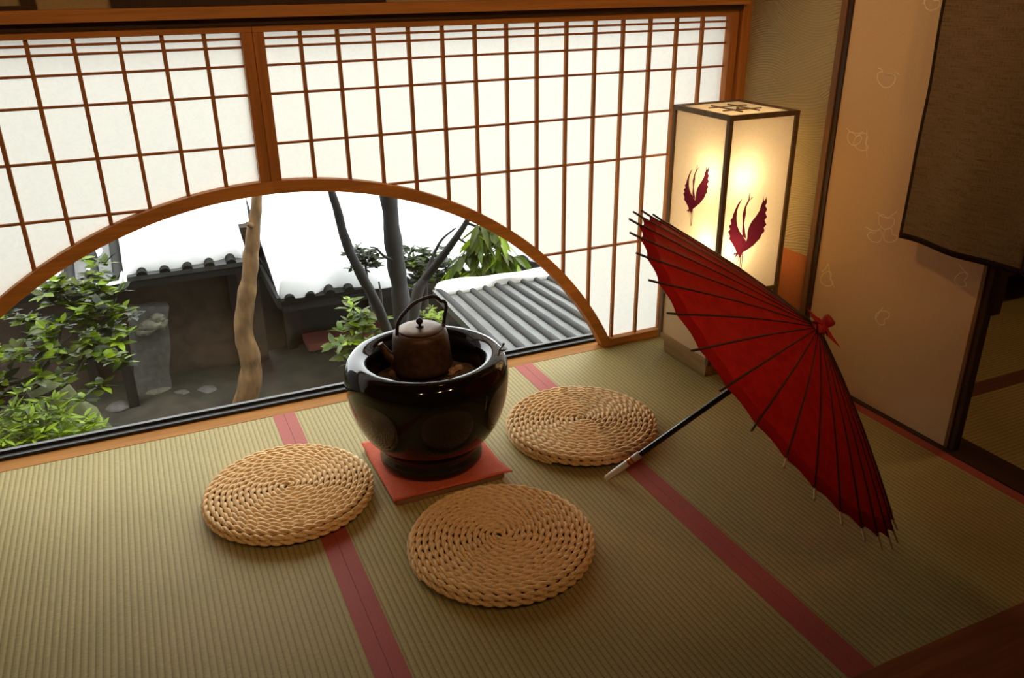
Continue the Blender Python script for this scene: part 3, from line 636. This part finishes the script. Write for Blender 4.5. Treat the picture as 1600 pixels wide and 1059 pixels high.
NK = [((484, 722), (504, 740)), ((482, 700), (497, 700)), ((486, 664), (493, 664)), ((485, 640), (497, 640)), ((484, 622), (502, 612)), ((489, 604), (501, 596)), ((496, 582), (506, 578)), ((506, 562), (515, 562)), ((513, 548), (519, 548)), ((517, 520), (520, 520))]
BK = [((515, 554), (521, 552)), ((532, 536), (534, 540))]
TRI = [((580, 564), (582, 530), (588, 562)), ((588, 560), (598, 537), (600, 556)), ((446, 802), (440, 814), (458, 806)), ((452, 806), (450, 824), (466, 808)), ((464, 806), (469, 828), (480, 808)), ((466, 812), (455, 846), (462, 814)), ((476, 812), (458, 858), (470, 814))]
LG = [[((474, 806), (481, 806)), ((472, 840), (476, 840)), ((469, 880), (472, 880)), ((466, 906), (471, 906))], [((482, 806), (487, 806)), ((481, 840), (484, 840)), ((477, 872), (480, 872)), ((473, 906), (477, 906))]]
def crane(name, f, conv):
    bm = B(); V = lambda p: bm.verts.new(f(*conv(p)))
    for st in [LW, RW, NK, BK] + LG:
        pr = [(V(a), V(b)) for a, b in st]
        for (a, b), (c, d) in zip(pr, pr[1:]): bm.faces.new((a, b, d, c))
    for t in TRI: bm.faces.new([V(p) for p in t])
    obj(name, bm, crane_m, ln, 0)
def c1(p): return 1000 + p[0] * .3304, 130 + p[1] * .3305
crane('crane_print', lambda u, v: ony(u, v, yf - .0008), c1)
crane('crane_print', lambda u, v: onx(u, v, xl - .0008), lambda p: c1((205 + (p[0] - 417) * 120 / 183, 388 + (p[1] - 525) * 217 / 290 + (p[0] - 500) * -.03)))

# ---- red paper umbrella lying on its rim and grip
UA = Vector((1.247, -1.145, .529)); UH = Vector((.799, -.843, .0095)); UX = (UA - UH).normalized()
Uu = UX.cross(Vector((0, 0, 1))).normalized(); Uv = Uu.cross(UX).normalized(); UK = UA - UX * .168; UR = .522; NR = 33; PH0 = math.radians(14.1)
um = thing('paper_umbrella', UH.copy(), 'open red paper umbrella with dark ribs resting on rim and white grip', 'umbrella')
SL = math.hypot(.168, UR)
def upt(ang, s, off=0):        # s = distance along the slope from the apex
    d = (UK + (Uu * math.cos(ang) + Uv * math.sin(ang)) * UR - UA) / SL
    nrm = (UX * UR + (Uu * math.cos(ang) + Uv * math.sin(ang)) * .168).normalized()
    sagv = .010 * math.sin(PI * min(1, s / SL))
    return UA + d * s + nrm * (off + sagv)
bm = B(); NS = 14; NG = 6; grid = []
for k in range(NR * NG):
    f = (k % NG) / NG; ang = PH0 + 2 * PI * (k / NG) / NR; sc = 1 - .027 * math.sin(PI * f); dip = -.0045 * math.sin(PI * f)
    grid.append([bm.verts.new(upt(ang, s * (sc if s > SL * .7 else 1), dip * (s / SL))) for s in [.018 + (SL - .018) * i / NS for i in range(NS + 1)]])
for k in range(NR * NG):
    a, b = grid[k], grid[(k + 1) % (NR * NG)]
    for i in range(NS): bm.faces.new((a[i], a[i + 1], b[i + 1], b[i])).material_index = 1 if i == NS - 1 else 0
obj('canopy', bm, [kasa_red, kasa_hem], um, 60, solid=.0007)
for k in range(NR):
    ang = PH0 + 2 * PI * k / NR
    bm = tube(B(), [upt(ang, s, .0012) for s in (.016, .15, .30, .45, SL)], [.0014, .0019, .0023, .0026, .0028], 6)
    tube(bm, [upt(ang, s, .0012) for s in (SL, SL + .015, SL + .030)], [.0030, .0031, .0028], 6, mi=1)
    obj('rib', bm, [rib_m, rib_tip if math.sin(ang) < .12 else rib_m], um, 60)
for k in range(NR):
    ang = PH0 + 2 * PI * k / NR; c = UA - UX * .165
    obj('strut', tube(B(), [c + (Uu * math.cos(ang) + Uv * math.sin(ang)) * .014, upt(ang, .29, -.004)], .0014, 5), rib_tip, um)
obj('runner', lathe(B(), [(.008, -.020), (.016, -.020), (.016, .022), (.008, .022)], UA - UX * .165, 24, (Uu, Uv, UX)), dark_wood, um)
ul = (UA - UH).length
obj('pole', tube(B(), [UH + UX * .125, UA + UX * .01], .0085, 20), pole_m, um)
obj('grip', lathe(B(), [(0, .0), (.0075, .0), (.0092, .003), (.0100, .03), (.0104, .088), (.0095, .090), (0, .090)], UH, 24, (Uu, Uv, UX)), white_grip, um)
for i, (s, m) in enumerate(((.0915, ring_red), (.0985, ring_gold), (.1055, ring_red))):
    obj('grip_ring', lathe(B(), [(.007, -.003), (.0108, -.003), (.0112, 0), (.0108, .003), (.007, .003)], UH + UX * s, 24, (Uu, Uv, UX)), m, um)
obj('collar', lathe(B(), [(.007, 0), (.0112, 0), (.0112, .022), (.009, .026), (.007, .026)], UH + UX * .109, 24, (Uu, Uv, UX)), ring_pale, um)
cap = obj('head_wrap', lathe(B(), [(.030, -.012), (.026, -.004), (.019, .006), (.0145, .012), (.0135, .019), (.0165, .027), (.0175, .034), (.015, .039), (.009, .040), (0, .0385)], UA, 28, (Uu, Uv, UX)), kasa_cap, um, 50)
for ang, Ln in ((1.35, .072), (2.75, .055), (4.1, .06), (5.35, .075), (.2, .05)):     # folded corners of the head cloth
    r = Uu * math.cos(ang) + Uv * math.sin(ang); t = UX.cross(r); bm = B()
    p0 = UA + UX * .014 + r * .012; tip = UA + r * Ln + UX * (.012 if Ln > .06 else -.004)
    mid = UA + r * (Ln * .5) + UX * .010
    a, b = p0 + t * .016, p0 - t * .016; c, d = mid + t * .014 - UX * .004, mid - t * .014 - UX * .004
    V = [bm.verts.new(x) for x in (a, p0 + UX * .003, b, c, mid + UX * .004, d, tip)]
    for f in ((0, 1, 4, 3), (1, 2, 5, 4), (3, 4, 6), (4, 5, 6)): bm.faces.new([V[i] for i in f])
    obj('head_cloth_flap', bm, kasa_cap, um, 0, solid=.0012)

# =================================================================== THE GARDEN BELOW
GZ = -2.2
bm = B(); N = 60; g = [[bm.verts.new((-6 + 12 * i / N, .4 + 10 * j / N, GZ + .08 * noise.noise(Vector((i * .3, j * .3, 0))))) for j in range(N + 1)] for i in range(N + 1)]
for i in range(N):
    for j in range(N): bm.faces.new((g[i][j], g[i + 1][j], g[i + 1][j + 1], g[i][j + 1]))
tag(obj('garden_ground', bm, earth_m, None, 80), 'dark wet earth of the garden below the window', 'ground', kind='structure')
tag(obj('outer_and_shade_wall', bx(-2.6, -1.80, .16, 3.6, GZ, 3.6), out_wall_m, smooth=0), 'added unseen wall left of the garden, shading the left paper window', 'wall', kind='structure')  # unseen blocker, added to keep sky light off the left paper panel
tag(obj('outer_wall_below', bx(-2.3, 1.95, .06, .10, GZ, -.051), out_wall_m, smooth=0), 'outer wall below the window', 'wall', kind='structure')
tag(obj('house_eave', bx(-2.6, 2.4, .16, .80, 2.42, 2.5), out_wall_m, smooth=0), 'eave of the house over the window', 'eave', kind='structure')

def tiled(parent, x0, x1, P0, slope, run, pitch, r, name='roof_tiles', mat=(tile_m, tile_dark), thick=.05, skew=0):
    """pan tiles with half-round cover rows running down the slope; P0=(y,z) of one end, run along +y"""
    bm = B(); y0, z0 = P0; k = int((x1 - x0) / pitch); cs = 1 / math.hypot(1, slope); n = Vector((0, -slope * cs, cs))
    def pt(x, s, h): return Vector((x + skew * s, y0 + s, z0 + s * slope)) + n * h
    v = [bm.verts.new(pt(x, s, h)) for x in (x0, x1) for s in (0, run) for h in (-thick, 0)]
    for f in ((0, 1, 3, 2), (4, 6, 7, 5), (0, 4, 5, 1), (2, 3, 7, 6), (0, 2, 6, 4), (1, 5, 7, 3)): bm.faces.new([v[i] for i in f])
    st = max(2, int(run / .28))
    for i in range(k + 1):
        x = x0 + pitch * (i + .5)
        if x + r > x1: break
        rows = []
        for s in range(st + 1):
            for e in ((0, .94) if s < st else (0,)):
                ss = run * min(1, (s + e) / st); rr = r * (1.0 - .10 * e)
                rows.append([bm.verts.new(pt(x + rr * math.cos(a), ss, max(0, rr * math.sin(a) * 1.0))) for a in [PI * j / 8 for j in range(9)]])
        for a, b in zip(rows, rows[1:]):
            for j in range(8): bm.faces.new((a[j], a[j + 1], b[j + 1], b[j])).material_index = 1
        for e in (rows[0], rows[-1]): bm.faces.new(e).material_index = 1
    return obj(name, bm, list(mat), parent, 40)
def snowfield(name, label, x0, x1, P0, slope, run, th, edge=.25, freq=1.6, seed=0, nx=110, ny=60, over=.06, hole=None, low_edges=(1, 1, 1, 1)):
    bm = B(); y0, z0 = P0; cs = 1 / math.hypot(1, slope); n = Vector((0, -slope * cs, cs)); top = []; bot = []
    for i in range(nx + 1):
        ct, cb = [], []
        for j in range(ny + 1):
            u, v = i / nx, j / ny; x = x0 + (x1 - x0) * u
            wob = .13 * noise.noise(Vector((x * 2.3, seed, 0))) + .03 * noise.noise(Vector((x * 5, seed, 5)))
            s = (run + over) * v - over - wob * max(0, 1 - v * 3) ** 2
            if v > .9: s = min(s, run)
            dx = min(u * (x1 - x0) if low_edges[0] else 9, (1 - u) * (x1 - x0) if low_edges[1] else 9); dy = min(v * run if low_edges[2] else 9, (1 - v) * run if low_edges[3] else 9)
            d = min(dx, dy) / edge; f = math.sqrt(max(0, 1 - (1 - min(1, d)) ** 2))
            h = th * f * (.82 + .35 * noise.noise(Vector((x * freq, s * freq, seed))) + .14 * noise.noise(Vector((x * 5, s * 5, seed + 9)))) + .012
            if hole: h = h * hole(x, s) 
            base = Vector((x, y0 + s, z0 + s * slope)); ct.append(bm.verts.new(base + n * max(h, -.02))); cb.append(bm.verts.new(base + n * -.03 if s > 0 else base + n * (.0)))
        top.append(ct); bot.append(cb)
    for i in range(nx):
        for j in range(ny): bm.faces.new((top[i][j], top[i + 1][j], top[i + 1][j + 1], top[i][j + 1])); bm.faces.new((bot[i][j], bot[i][j + 1], bot[i + 1][j + 1], bot[i + 1][j]))
    for i in range(nx):
        for j in (0, ny): bm.faces.new((top[i][j], bot[i][j], bot[i + 1][j], top[i + 1][j]))
    for j in range(ny):
        for i in (0, nx): bm.faces.new((top[i][j], top[i][j + 1], bot[i][j + 1], bot[i][j]))
    return tag(obj(name, bm, snow_m, None, 80), label, 'snow', kind='stuff')

# left outbuilding: low earthen wall under a tiled roof
EL = (5.0, -.975); SLP = .40
ob = thing('tiled_outbuilding', (-1.0, 5.6, GZ), 'low outbuilding at the left with snowy tiled roof and earth wall', 'building')
tiled(ob, -3.4, .42, EL, SLP, 2.9, .19, .045)
obj('eave_board', bx(-3.4, .42, 5.03, 5.10, -1.09, -1.00), black_wood, ob, 0)
obj('earth_wall', bx(-3.3, .58, 5.55, 5.7, GZ - .1, -.80), mudwall_m, ob, 0)
for x in (-3.2, -1.1, .28): obj('post', bx(x, x + .09, 5.46, 5.55, GZ - .1, -.85), black_wood, ob, 0)
snowfield('roof_snow', 'thick snow on the left tiled roof behind the tan trunk', -.60, .46, EL, SLP, 2.9, .34, .34, 1.3, 2, 90, 70, -.05)
def patchy(x, s): return max(-1, min(1, (noise.noise(Vector((x * 4.6, s * 2.6, 4.2))) - .10) * 6))
snowfield('roof_snow', 'thin broken snow patches on the bare tiles at the far left', -1.75, -.58, EL, SLP, 2.9, .17, .1, 2, 6, 90, 90, .02, patchy)
# right outbuilding, nearer and lower
ER = (4.3, -1.16)
ob2 = thing('tiled_outbuilding', (2.0, 5.0, GZ), 'dark outbuilding in the middle with deep snow and round eave tiles', 'building')
tiled(ob2, .60, 3.6, ER, SLP, 2.8, .175, .046, 'roof_tiles', (tile_dark, tile_dark))
obj('eave_board', bx(.62, 3.6, 4.34, 4.42, -1.28, -1.18), black_wood, ob2, 0)
obj('board_wall', bx(.60, 3.5, 5.75, 5.85, GZ - .1, -.62), black_wood, ob2, 0)
for x in (.80, 1.7, 2.6): obj('post', bx(x, x + .10, 5.63, 5.74, GZ - .1, -.66), black_wood, ob2, 0)
obj('soffit', bx(.64, 3.55, 4.45, 5.75, -1.19, -1.17), black_wood, ob2, 0)
obj('verge_board', bx(.575, .605, 4.28, 5.3, -1.22, -1.12), tile_dark, ob2, 0)
snowfield('roof_snow', 'deep snow on the middle roof behind the dark trunks', .60, 3.6, ER, SLP, 2.8, .34, .32, 1.4, 11, 120, 70, -.02)
# lower-storey roof just under the window at the right
P0 = (.24, -.058); RS = -.154
nr2 = thing('lean_to_roof', (1.3, .9, -.3), 'wet grey ribbed roof running out below the window at the right', 'roof')
tiled(nr2, .915, 1.72, P0, RS, 1.45, .082, .019, 'roof_tiles', (tile_wet, tile_dark), .04, .146)
nr2.location.z = -.3
snowfield('roof_snow', 'strip of melting snow along the far edge of the ribbed roof', 1.15, 1.9, (1.55, -.058 + RS * 1.31), RS, .16, .05, .08, 5, 21, 80, 24, .05)
for i, x in enumerate((1.17, 1.80)):
    tag(obj('roof_post', bx(x, x + .08, 1.55, 1.63, GZ, -.305), black_wood, None, 0, 0, (x, 1.6, GZ)), ['black post under the left corner of the ribbed roof', 'black post under the right corner of the ribbed roof'][i], 'post')

# ---- trees
def tree(name, label, px, y, rad, bark, branches=(), dy=0):
    """trunk along photo points at depth y (+dy over its length)"""
    P = [ony(u, v, y + dy * i / max(1, len(px) - 1)) for i, (u, v) in enumerate(px)]
    base = P[-1].copy()
    t = thing(name, (base.x, base.y, base.z), label, 'tree')
    Q = cat_spline(P, 8); k = len(Q)
    Rr = [rad[0] + (rad[1] - rad[0]) * i / (k - 1) for i in range(k)]
    bm = B(); tube(bm, Q, [r * (1 + .13 * noise.noise(Vector((i * .21, y, 0)))) for i, r in enumerate(Rr)], 14)
    for v in bm.verts: v.co += Vector((noise.noise(v.co * 9), noise.noise(v.co * 9 + Vector((5, 0, 0))), 0)) * .010
    obj('trunk', bm, bark, t, 70)
    for bp, r0, r1 in branches:
        Qb = cat_spline([ony(u, v, y + d) for u, v, d in bp], 6); kb_ = len(Qb)
        obj('branch', tube(B(), Qb, [r0 + (r1 - r0) * i / (kb_ - 1) for i in range(kb_)], 9), bark, t, 70)
    return t
def up(px, y, z): return px  # readability only
gx = ony(380, 640, 4.4)
tree('tan_barked_tree', 'tan wavy tree trunk in front of the snowy left roof', [(404, 270), (402, 306), (398, 345), (393, 390), (390, 430), (384, 470), (381, 520), (391, 560), (390, 600), (372, 660), (362, 690)], 4.35, (.036, .115), bark_tan,
     [([(398, 350, 0), (392, 352, -.05), (386, 349, -.12)], .03, .016)])
tree('dark_tree', 'thick dark grey trunk rising left of the kettle handle', [(604, 250), (607, 305), (613, 370), (622, 430), (628, 480), (636, 540), (642, 640), (648, 760), (652, 900)], 2.6, (.052, .075), bark_grey,
     [([(618, 408, 0), (600, 400, -.1), (588, 388, -.1), (578, 386, -.05)], .012, .004)])
tree('leaning_dark_tree', 'slim dark trunk leaning left of the thick dark trunk', [(512, 260), (519, 300), (531, 345), (546, 392), (568, 435), (590, 480), (606, 520), (620, 580), (634, 700), (640, 860)], 2.75, (.024, .045), bark_grey,
     [([(598, 505, 0), (596, 465, .05), (592, 440, .1)], .012, .006)])
ft = tree('forked_tree', 'grey forked tree with drooping green leaves above the ribbed roof', [(668, 430), (655, 452), (648, 480), (645, 520), (646, 600), (650, 720), (654, 880)], 2.3, (.030, .052), bark_grey,
     [([(664, 436, 0), (690, 402, -.1), (712, 372, -.2), (728, 348, -.25), (740, 322, -.3)], .030, .014), ([(660, 440, 0), (676, 402, .05), (690, 375, .05), (712, 356, .05)], .014, .006), ([(728, 348, -.25), (748, 356, -.3), (765, 372, -.3), (778, 388, -.3)], .010, .004), ([(716, 372, -.2), (735, 385, -.25), (752, 400, -.3)], .008, .003), ([(712, 470, -.3), (722, 440, -.3), (745, 415, -.3)], .012, .004)])
def leaf(bm, p, d, L, Wd, curl=.25, mi=0):
    d = d.normalized(); s = d.cross(Vector((0, 0, 1)));
    if s.length < .05: s = Vector((1, 0, 0))
    s.normalize(); s = Matrix.Rotation(rnd(-.7, .7), 3, d) @ s; n = s.cross(d)
    mids = [p + d * (L * t) - n * (curl * L * t * t) * .5 for t in (0, .3, .65, 1)]
    ws = (0.04, .5, .42, 0)
    row = []
    for m, w in zip(mids, ws):
        row.append((bm.verts.new(m + s * Wd * w + n * Wd * .12 * w), bm.verts.new(m), bm.verts.new(m - s * Wd * w + n * Wd * .12 * w)))
    for a, b in zip(row, row[1:]):
        for i in (0, 1): bm.faces.new((a[i], a[i + 1], b[i + 1], b[i])).material_index = mi
def whorl(bm, c, n, L, Wd, up=.5, mats=1, down=False):
    a0 = rnd(0, 6.28)
    for k in range(n):
        a = a0 + 2 * PI * k / n + rnd(-.3, .3); e = rnd(-.1, up)
        d = Vector((math.cos(a), math.sin(a), (e if not down else -abs(e) - .6))); leaf(bm, c + Vector((rnd(-.01, .01), rnd(-.01, .01), rnd(-.01, .01))), d, L * rnd(.7, 1.15), Wd * rnd(.8, 1.15), rnd(.1, .5), random.randrange(mats))
# drooping leaves of the forked tree
bm = B()
for (u, v, d) in ((735, 385, -.25), (752, 372, -.3), (765, 372, -.3), (778, 388, -.3), (745, 402, -.3), (760, 400, -.32), (775, 405, -.3), (725, 405, -.25), (740, 420, -.3), (765, 425, -.3), (790, 395, -.35), (800, 408, -.35), (750, 438, -.3), (715, 420, -.2), (772, 352, -.3), (755, 355, -.3), (705, 432, -.2), (785, 372, -.35), (728, 440, -.3), (757, 438, -.35), (752, 448, -.35), (735, 430, -.3), (785, 420, -.35), (805, 400, -.35), (772, 418, -.32), (748, 388, -.3)):
    for r in range(2): whorl(bm, ony(u + rnd(-5, 5), v + rnd(-8, 4), 2.3 + d + rnd(-.06, .06)), 5, .165, .044, .4, 4, True)
obj('foliage', bm, [leaf_mid, leaf_olive, leaf_bright, leaf_olive], ft, 0, recalc=False)
def shrub(name, label, clumps, mats, L, Wd, n=8, down=False, twigs=(), ground=None, cat='shrub', tr=.005, fol='foliage'):
    """clumps: (px, py, depth y, how many, spread)"""
    first = ony(clumps[0][0], clumps[0][1], clumps[0][2]); base = ground if ground is not None else Vector((first.x, first.y, GZ))
    t = thing(name, base, label, cat); bm = B()
    for (u, v, y, k, sp) in clumps:
        c = ony(u, v, y)
        for _ in range(k):
            o = Vector((max(-2 * sp, min(2 * sp, random.gauss(0, sp))), random.gauss(0, sp), random.gauss(0, sp * .8))); whorl(bm, c + o, n, L, Wd, .7, len(mats), down)
    obj(fol, bm, mats, t, 0, recalc=False)
    for bp, r0, r1 in twigs:
        Q = cat_spline([ony(u, v, y) if not isinstance(u, Vector) else u for u, v, y in bp], 6); k = len(Q)
        obj('stem', tube(B(), Q, [r0 + (r1 - r0) * i / (k - 1) for i in range(k)], 7), twig_m, t, 70)
    return t
# big shrub at the left: sprays of whorled leaves on crooked branches
cl = [(135, 425, 2.2, 4, .05), (150, 440, 2.1, 4, .05), (188, 478, 2.0, 4, .04), (120, 455, 2.1, 7, .07), (105, 440, 2.2, 4, .06), (155, 458, 2.1, 4, .05), (170, 482, 2.0, 5, .05), (185, 500, 2.0, 3, .04), (198, 520, 2.0, 3, .035), (120, 490, 1.9, 6, .07), (80, 470, 2.1, 5, .07), (60, 495, 2.0, 5, .08), (30, 520, 1.9, 6, .08), (90, 515, 1.9, 6, .07), (140, 520, 1.9, 5, .06), (170, 525, 1.9, 4, .06), (10, 545, 1.8, 6, .08), (60, 545, 1.8, 6, .08), (115, 560, 1.8, 5, .06), (150, 565, 1.8, 4, .05), (175, 560, 1.8, 3, .04), (40, 585, 1.7, 4, .07), (90, 590, 1.7, 4, .06), (165, 595, 1.7, 3, .05), (-15, 560, 1.8, 5, .08), (130, 610, 1.7, 3, .05), (-10, 610, 1.7, 4, .08)]
shrub('broadleaf_shrub', 'large leafy green shrub with crooked dark branches at the left window edge', cl, [leaf_mid, leaf_dark, leaf_bright, leaf_olive, leaf_bright], .082, .040, 7,
      twigs=[([(-20, 632, 1.75), (0, 603, 1.75), (40, 594, 1.75), (72, 572, 1.78), (92, 540, 1.85), (98, 510, 1.95), (118, 480, 2.0)], .016, .006), ([(-20, 650, 1.72), (0, 636, 1.7), (60, 622, 1.7), (105, 598, 1.72), (125, 570, 1.8), (140, 530, 1.9)], .016, .005), ([(92, 540, 1.85), (115, 520, 1.9), (145, 500, 2.0), (170, 485, 2.0)], .008, .003), ([(66, 622, 1.7), (75, 640, 1.7), (70, 655, 1.7)], .008, .005), ([(-20, 632, 1.75), (-24, 660, 1.75), (Vector((-1.02, 1.78, -.6)), 0, 0), (Vector((-1.0, 1.8, GZ)), 0, 0)], .018, .03)])
# bright low foliage at the lower left
cl = [(20, 695, 1.15, 14, .06), (60, 688, 1.15, 15, .06), (100, 678, 1.2, 14, .05), (45, 672, 1.2, 10, .06), (130, 668, 1.25, 6, .045), (35, 660, 1.3, 8, .06), (80, 655, 1.3, 8, .05), (0, 665, 1.25, 8, .08), (150, 662, 1.3, 3, .03), (110, 650, 1.4, 5, .05), (-30, 690, 1.15, 8, .09), (60, 640, 1.45, 5, .06), (20, 640, 1.4, 5, .06)]
shrub('bright_fern_bush', 'bright yellow-green feathery bush in the lower left corner of the window', cl, [leaf_bright, leaf_mid, leaf_bright], .072, .017, 8, twigs=[([(50, 690, 1.2), (40, 760, 1.2), (40, 1000, 1.25), (40, 1500, 1.3)], .010, .02)])
# shrub left of the brazier rim and yellow-green bush behind the kettle
cl = [(560, 490, 2.9, 5, .05), (545, 505, 2.9, 5, .05), (575, 505, 2.9, 5, .05), (550, 530, 2.8, 6, .06), (585, 530, 2.8, 6, .06), (565, 555, 2.8, 6, .07), (538, 545, 2.8, 3, .04), (600, 550, 2.8, 5, .06)]
shrub('glossy_shrub', 'glossy light green shrub just behind the left rim of the brazier', cl, [leaf_bright, leaf_olive, leaf_mid], .11, .045, 6, twigs=[([(570, 550, 2.8), (572, 640, 2.8), (575, 760, 2.8), (578, 860, 2.8)], .010, .02)])
cl = [(662, 494, 2.9, 5, .05), (680, 492, 2.9, 5, .05), (695, 500, 2.9, 5, .05), (670, 512, 2.9, 5, .06), (700, 515, 2.9, 5, .06), (715, 512, 2.9, 3, .04)]
shrub('yellow_green_bush', 'yellow-green bush behind the kettle under the forked tree', cl, [leaf_bright, leaf_bright, leaf_olive], .06, .02, 8, twigs=[([(685, 510, 2.9), (688, 600, 2.9), (690, 700, 2.9), (692, 830, 2.9)], .010, .02)])
cl = [(572, 398, 3.9, 16, .06), (562, 406, 3.9, 10, .05), (578, 410, 3.9, 8, .05)]
shrub('dark_leaf_tuft', 'small dark leafy tuft poking from the snow between the dark trunks', cl, [leaf_dark, leaf_dark], .09, .035, 6, twigs=[([(570, 405, 3.9), (578, 470, 3.8), (585, 560, 3.7), (590, 700, 3.6)], .010, .014)])
cl = [(650, 412, 3.6, 22, .08), (672, 420, 3.6, 20, .08), (690, 414, 3.6, 16, .06), (642, 404, 3.6, 14, .06), (660, 428, 3.6, 14, .06)]
shrub('dark_evergreen_bush', 'dark green bush against the snow right of the thick trunk', cl, [leaf_dark, leaf_dark, leaf_mid], .09, .03, 7, twigs=[([(665, 420, 3.6), (668, 500, 3.55), (670, 600, 3.5), (672, 700, 3.45)], .012, .02)])

# ---- stones, slab, post, red bench
def ground_at(u, v): return onz(u, v, GZ)
p = ground_at(240, 604)
sl = B()
q0, q1, q2, q3 = [ony(u, v, 5.15) for u, v in ((198, 482), (262, 478), (268, 596), (212, 606))]
for d in (0, .12): [sl.verts.new(x + Vector((0, d, 0))) for x in (q0, q1, q2, q3)]
sl.verts.ensure_lookup_table(); V = list(sl.verts)
for f in ((0, 1, 2, 3), (4, 7, 6, 5), (0, 4, 5, 1), (1, 5, 6, 2), (2, 6, 7, 3), (3, 7, 4, 0)): sl.faces.new([V[i] for i in f])
bmesh.ops.subdivide_edges(sl, edges=sl.edges, cuts=6, use_grid_fill=True)
for v in sl.verts: v.co += Vector((noise.noise(v.co * 4), noise.noise(v.co * 4 + Vector((3, 1, 0))), noise.noise(v.co * 4 + Vector((0, 7, 2))))) * .025
for v in sl.verts:
    if v.co.z < q3.z + .06: v.co.z = min(v.co.z, GZ - .02)
tag(obj('stone_slab', sl, stone_m, None, 50, 0, (q3.x, 5.15, GZ)), 'upright grey stone slab left of the tan trunk', 'stone')
c = ony(240, 508, 5.06); sb = B(); blob(sb, c, .085, (1.5, .8, .75), .35, 2.4, 3, 3); blob(sb, c + Vector((-.09, 0, -.05)), .065, (1.3, .8, .7), .3, 2, 3, 8); blob(sb, c + Vector((.05, 0, .06)), .06, (1.1, .8, .8), .3, 2, 3, 5)
tag(obj('stone_ledge', sb, pale_stone, None, 60, 0, c), 'lumpy pale stone ledge on the grey slab', 'stone')
for i, (u, v, r, lab) in enumerate(((251, 612, .13, 'palest flat stone on the wet ground below the slab'), (286, 619, .12, 'mossy stone just right of the palest flat stone'), (322, 612, .11, 'mossy stone nearest to the tan trunk foot'), (186, 636, .11, 'dim stone left of the palest flat stone'))):
    c = ground_at(u, v); tag(obj('garden_stone', blob(B(), c, r * .8, (1.2, 1.0, .55), .25, 1.8, 3, i + 20), pale_stone if i == 0 else stone_m, None, 60, 0, c), lab, 'stone', 'stones on the garden ground')
c = ground_at(205, 590); tag(obj('dark_post', bx(c.x - .03, c.x + .06, 4.95, 5.04, GZ, -1.2), black_wood, None, 0, 0, (c.x, 5.0, GZ)), 'black wooden post between the shrub and the grey slab', 'post')
b0 = ony(480, 528, 5.3); b1 = ony(560, 515, 5.3)
rb = thing('garden_bench', ((b0.x + b1.x) / 2, 5.45, GZ), 'low bench with dull red cover in the dark under the middle eave', 'bench')
obj('red_cover', bx(b0.x, b1.x + .3, 5.28, 5.60, -2.11, -2.03), plain('dull_red_cover', (.10, .014, .010), .8, .15, 30), rb, 0, .004)
for x in (b0.x + .03, b1.x + .22):
    for y in (5.31, 5.53): obj('leg', bx(x, x + .05, y, y + .05, GZ - .06, -2.11), black_wood, rb, 0)

moss_m = plain('moss', (.036, .044, .007), .9, .5, 14, .7)
c = ony(40, 600, 3.2); bm = blob(B(), (c.x + .02, 3.3, GZ), .55, (.95, .8, 1.9), .22, 2.4, 4, 31)
tag(obj('moss_mound', bm, moss_m, None, 80, 0, (c.x + .02, 3.3, GZ)), 'dim mossy mound behind the large shrub', 'moss mound')
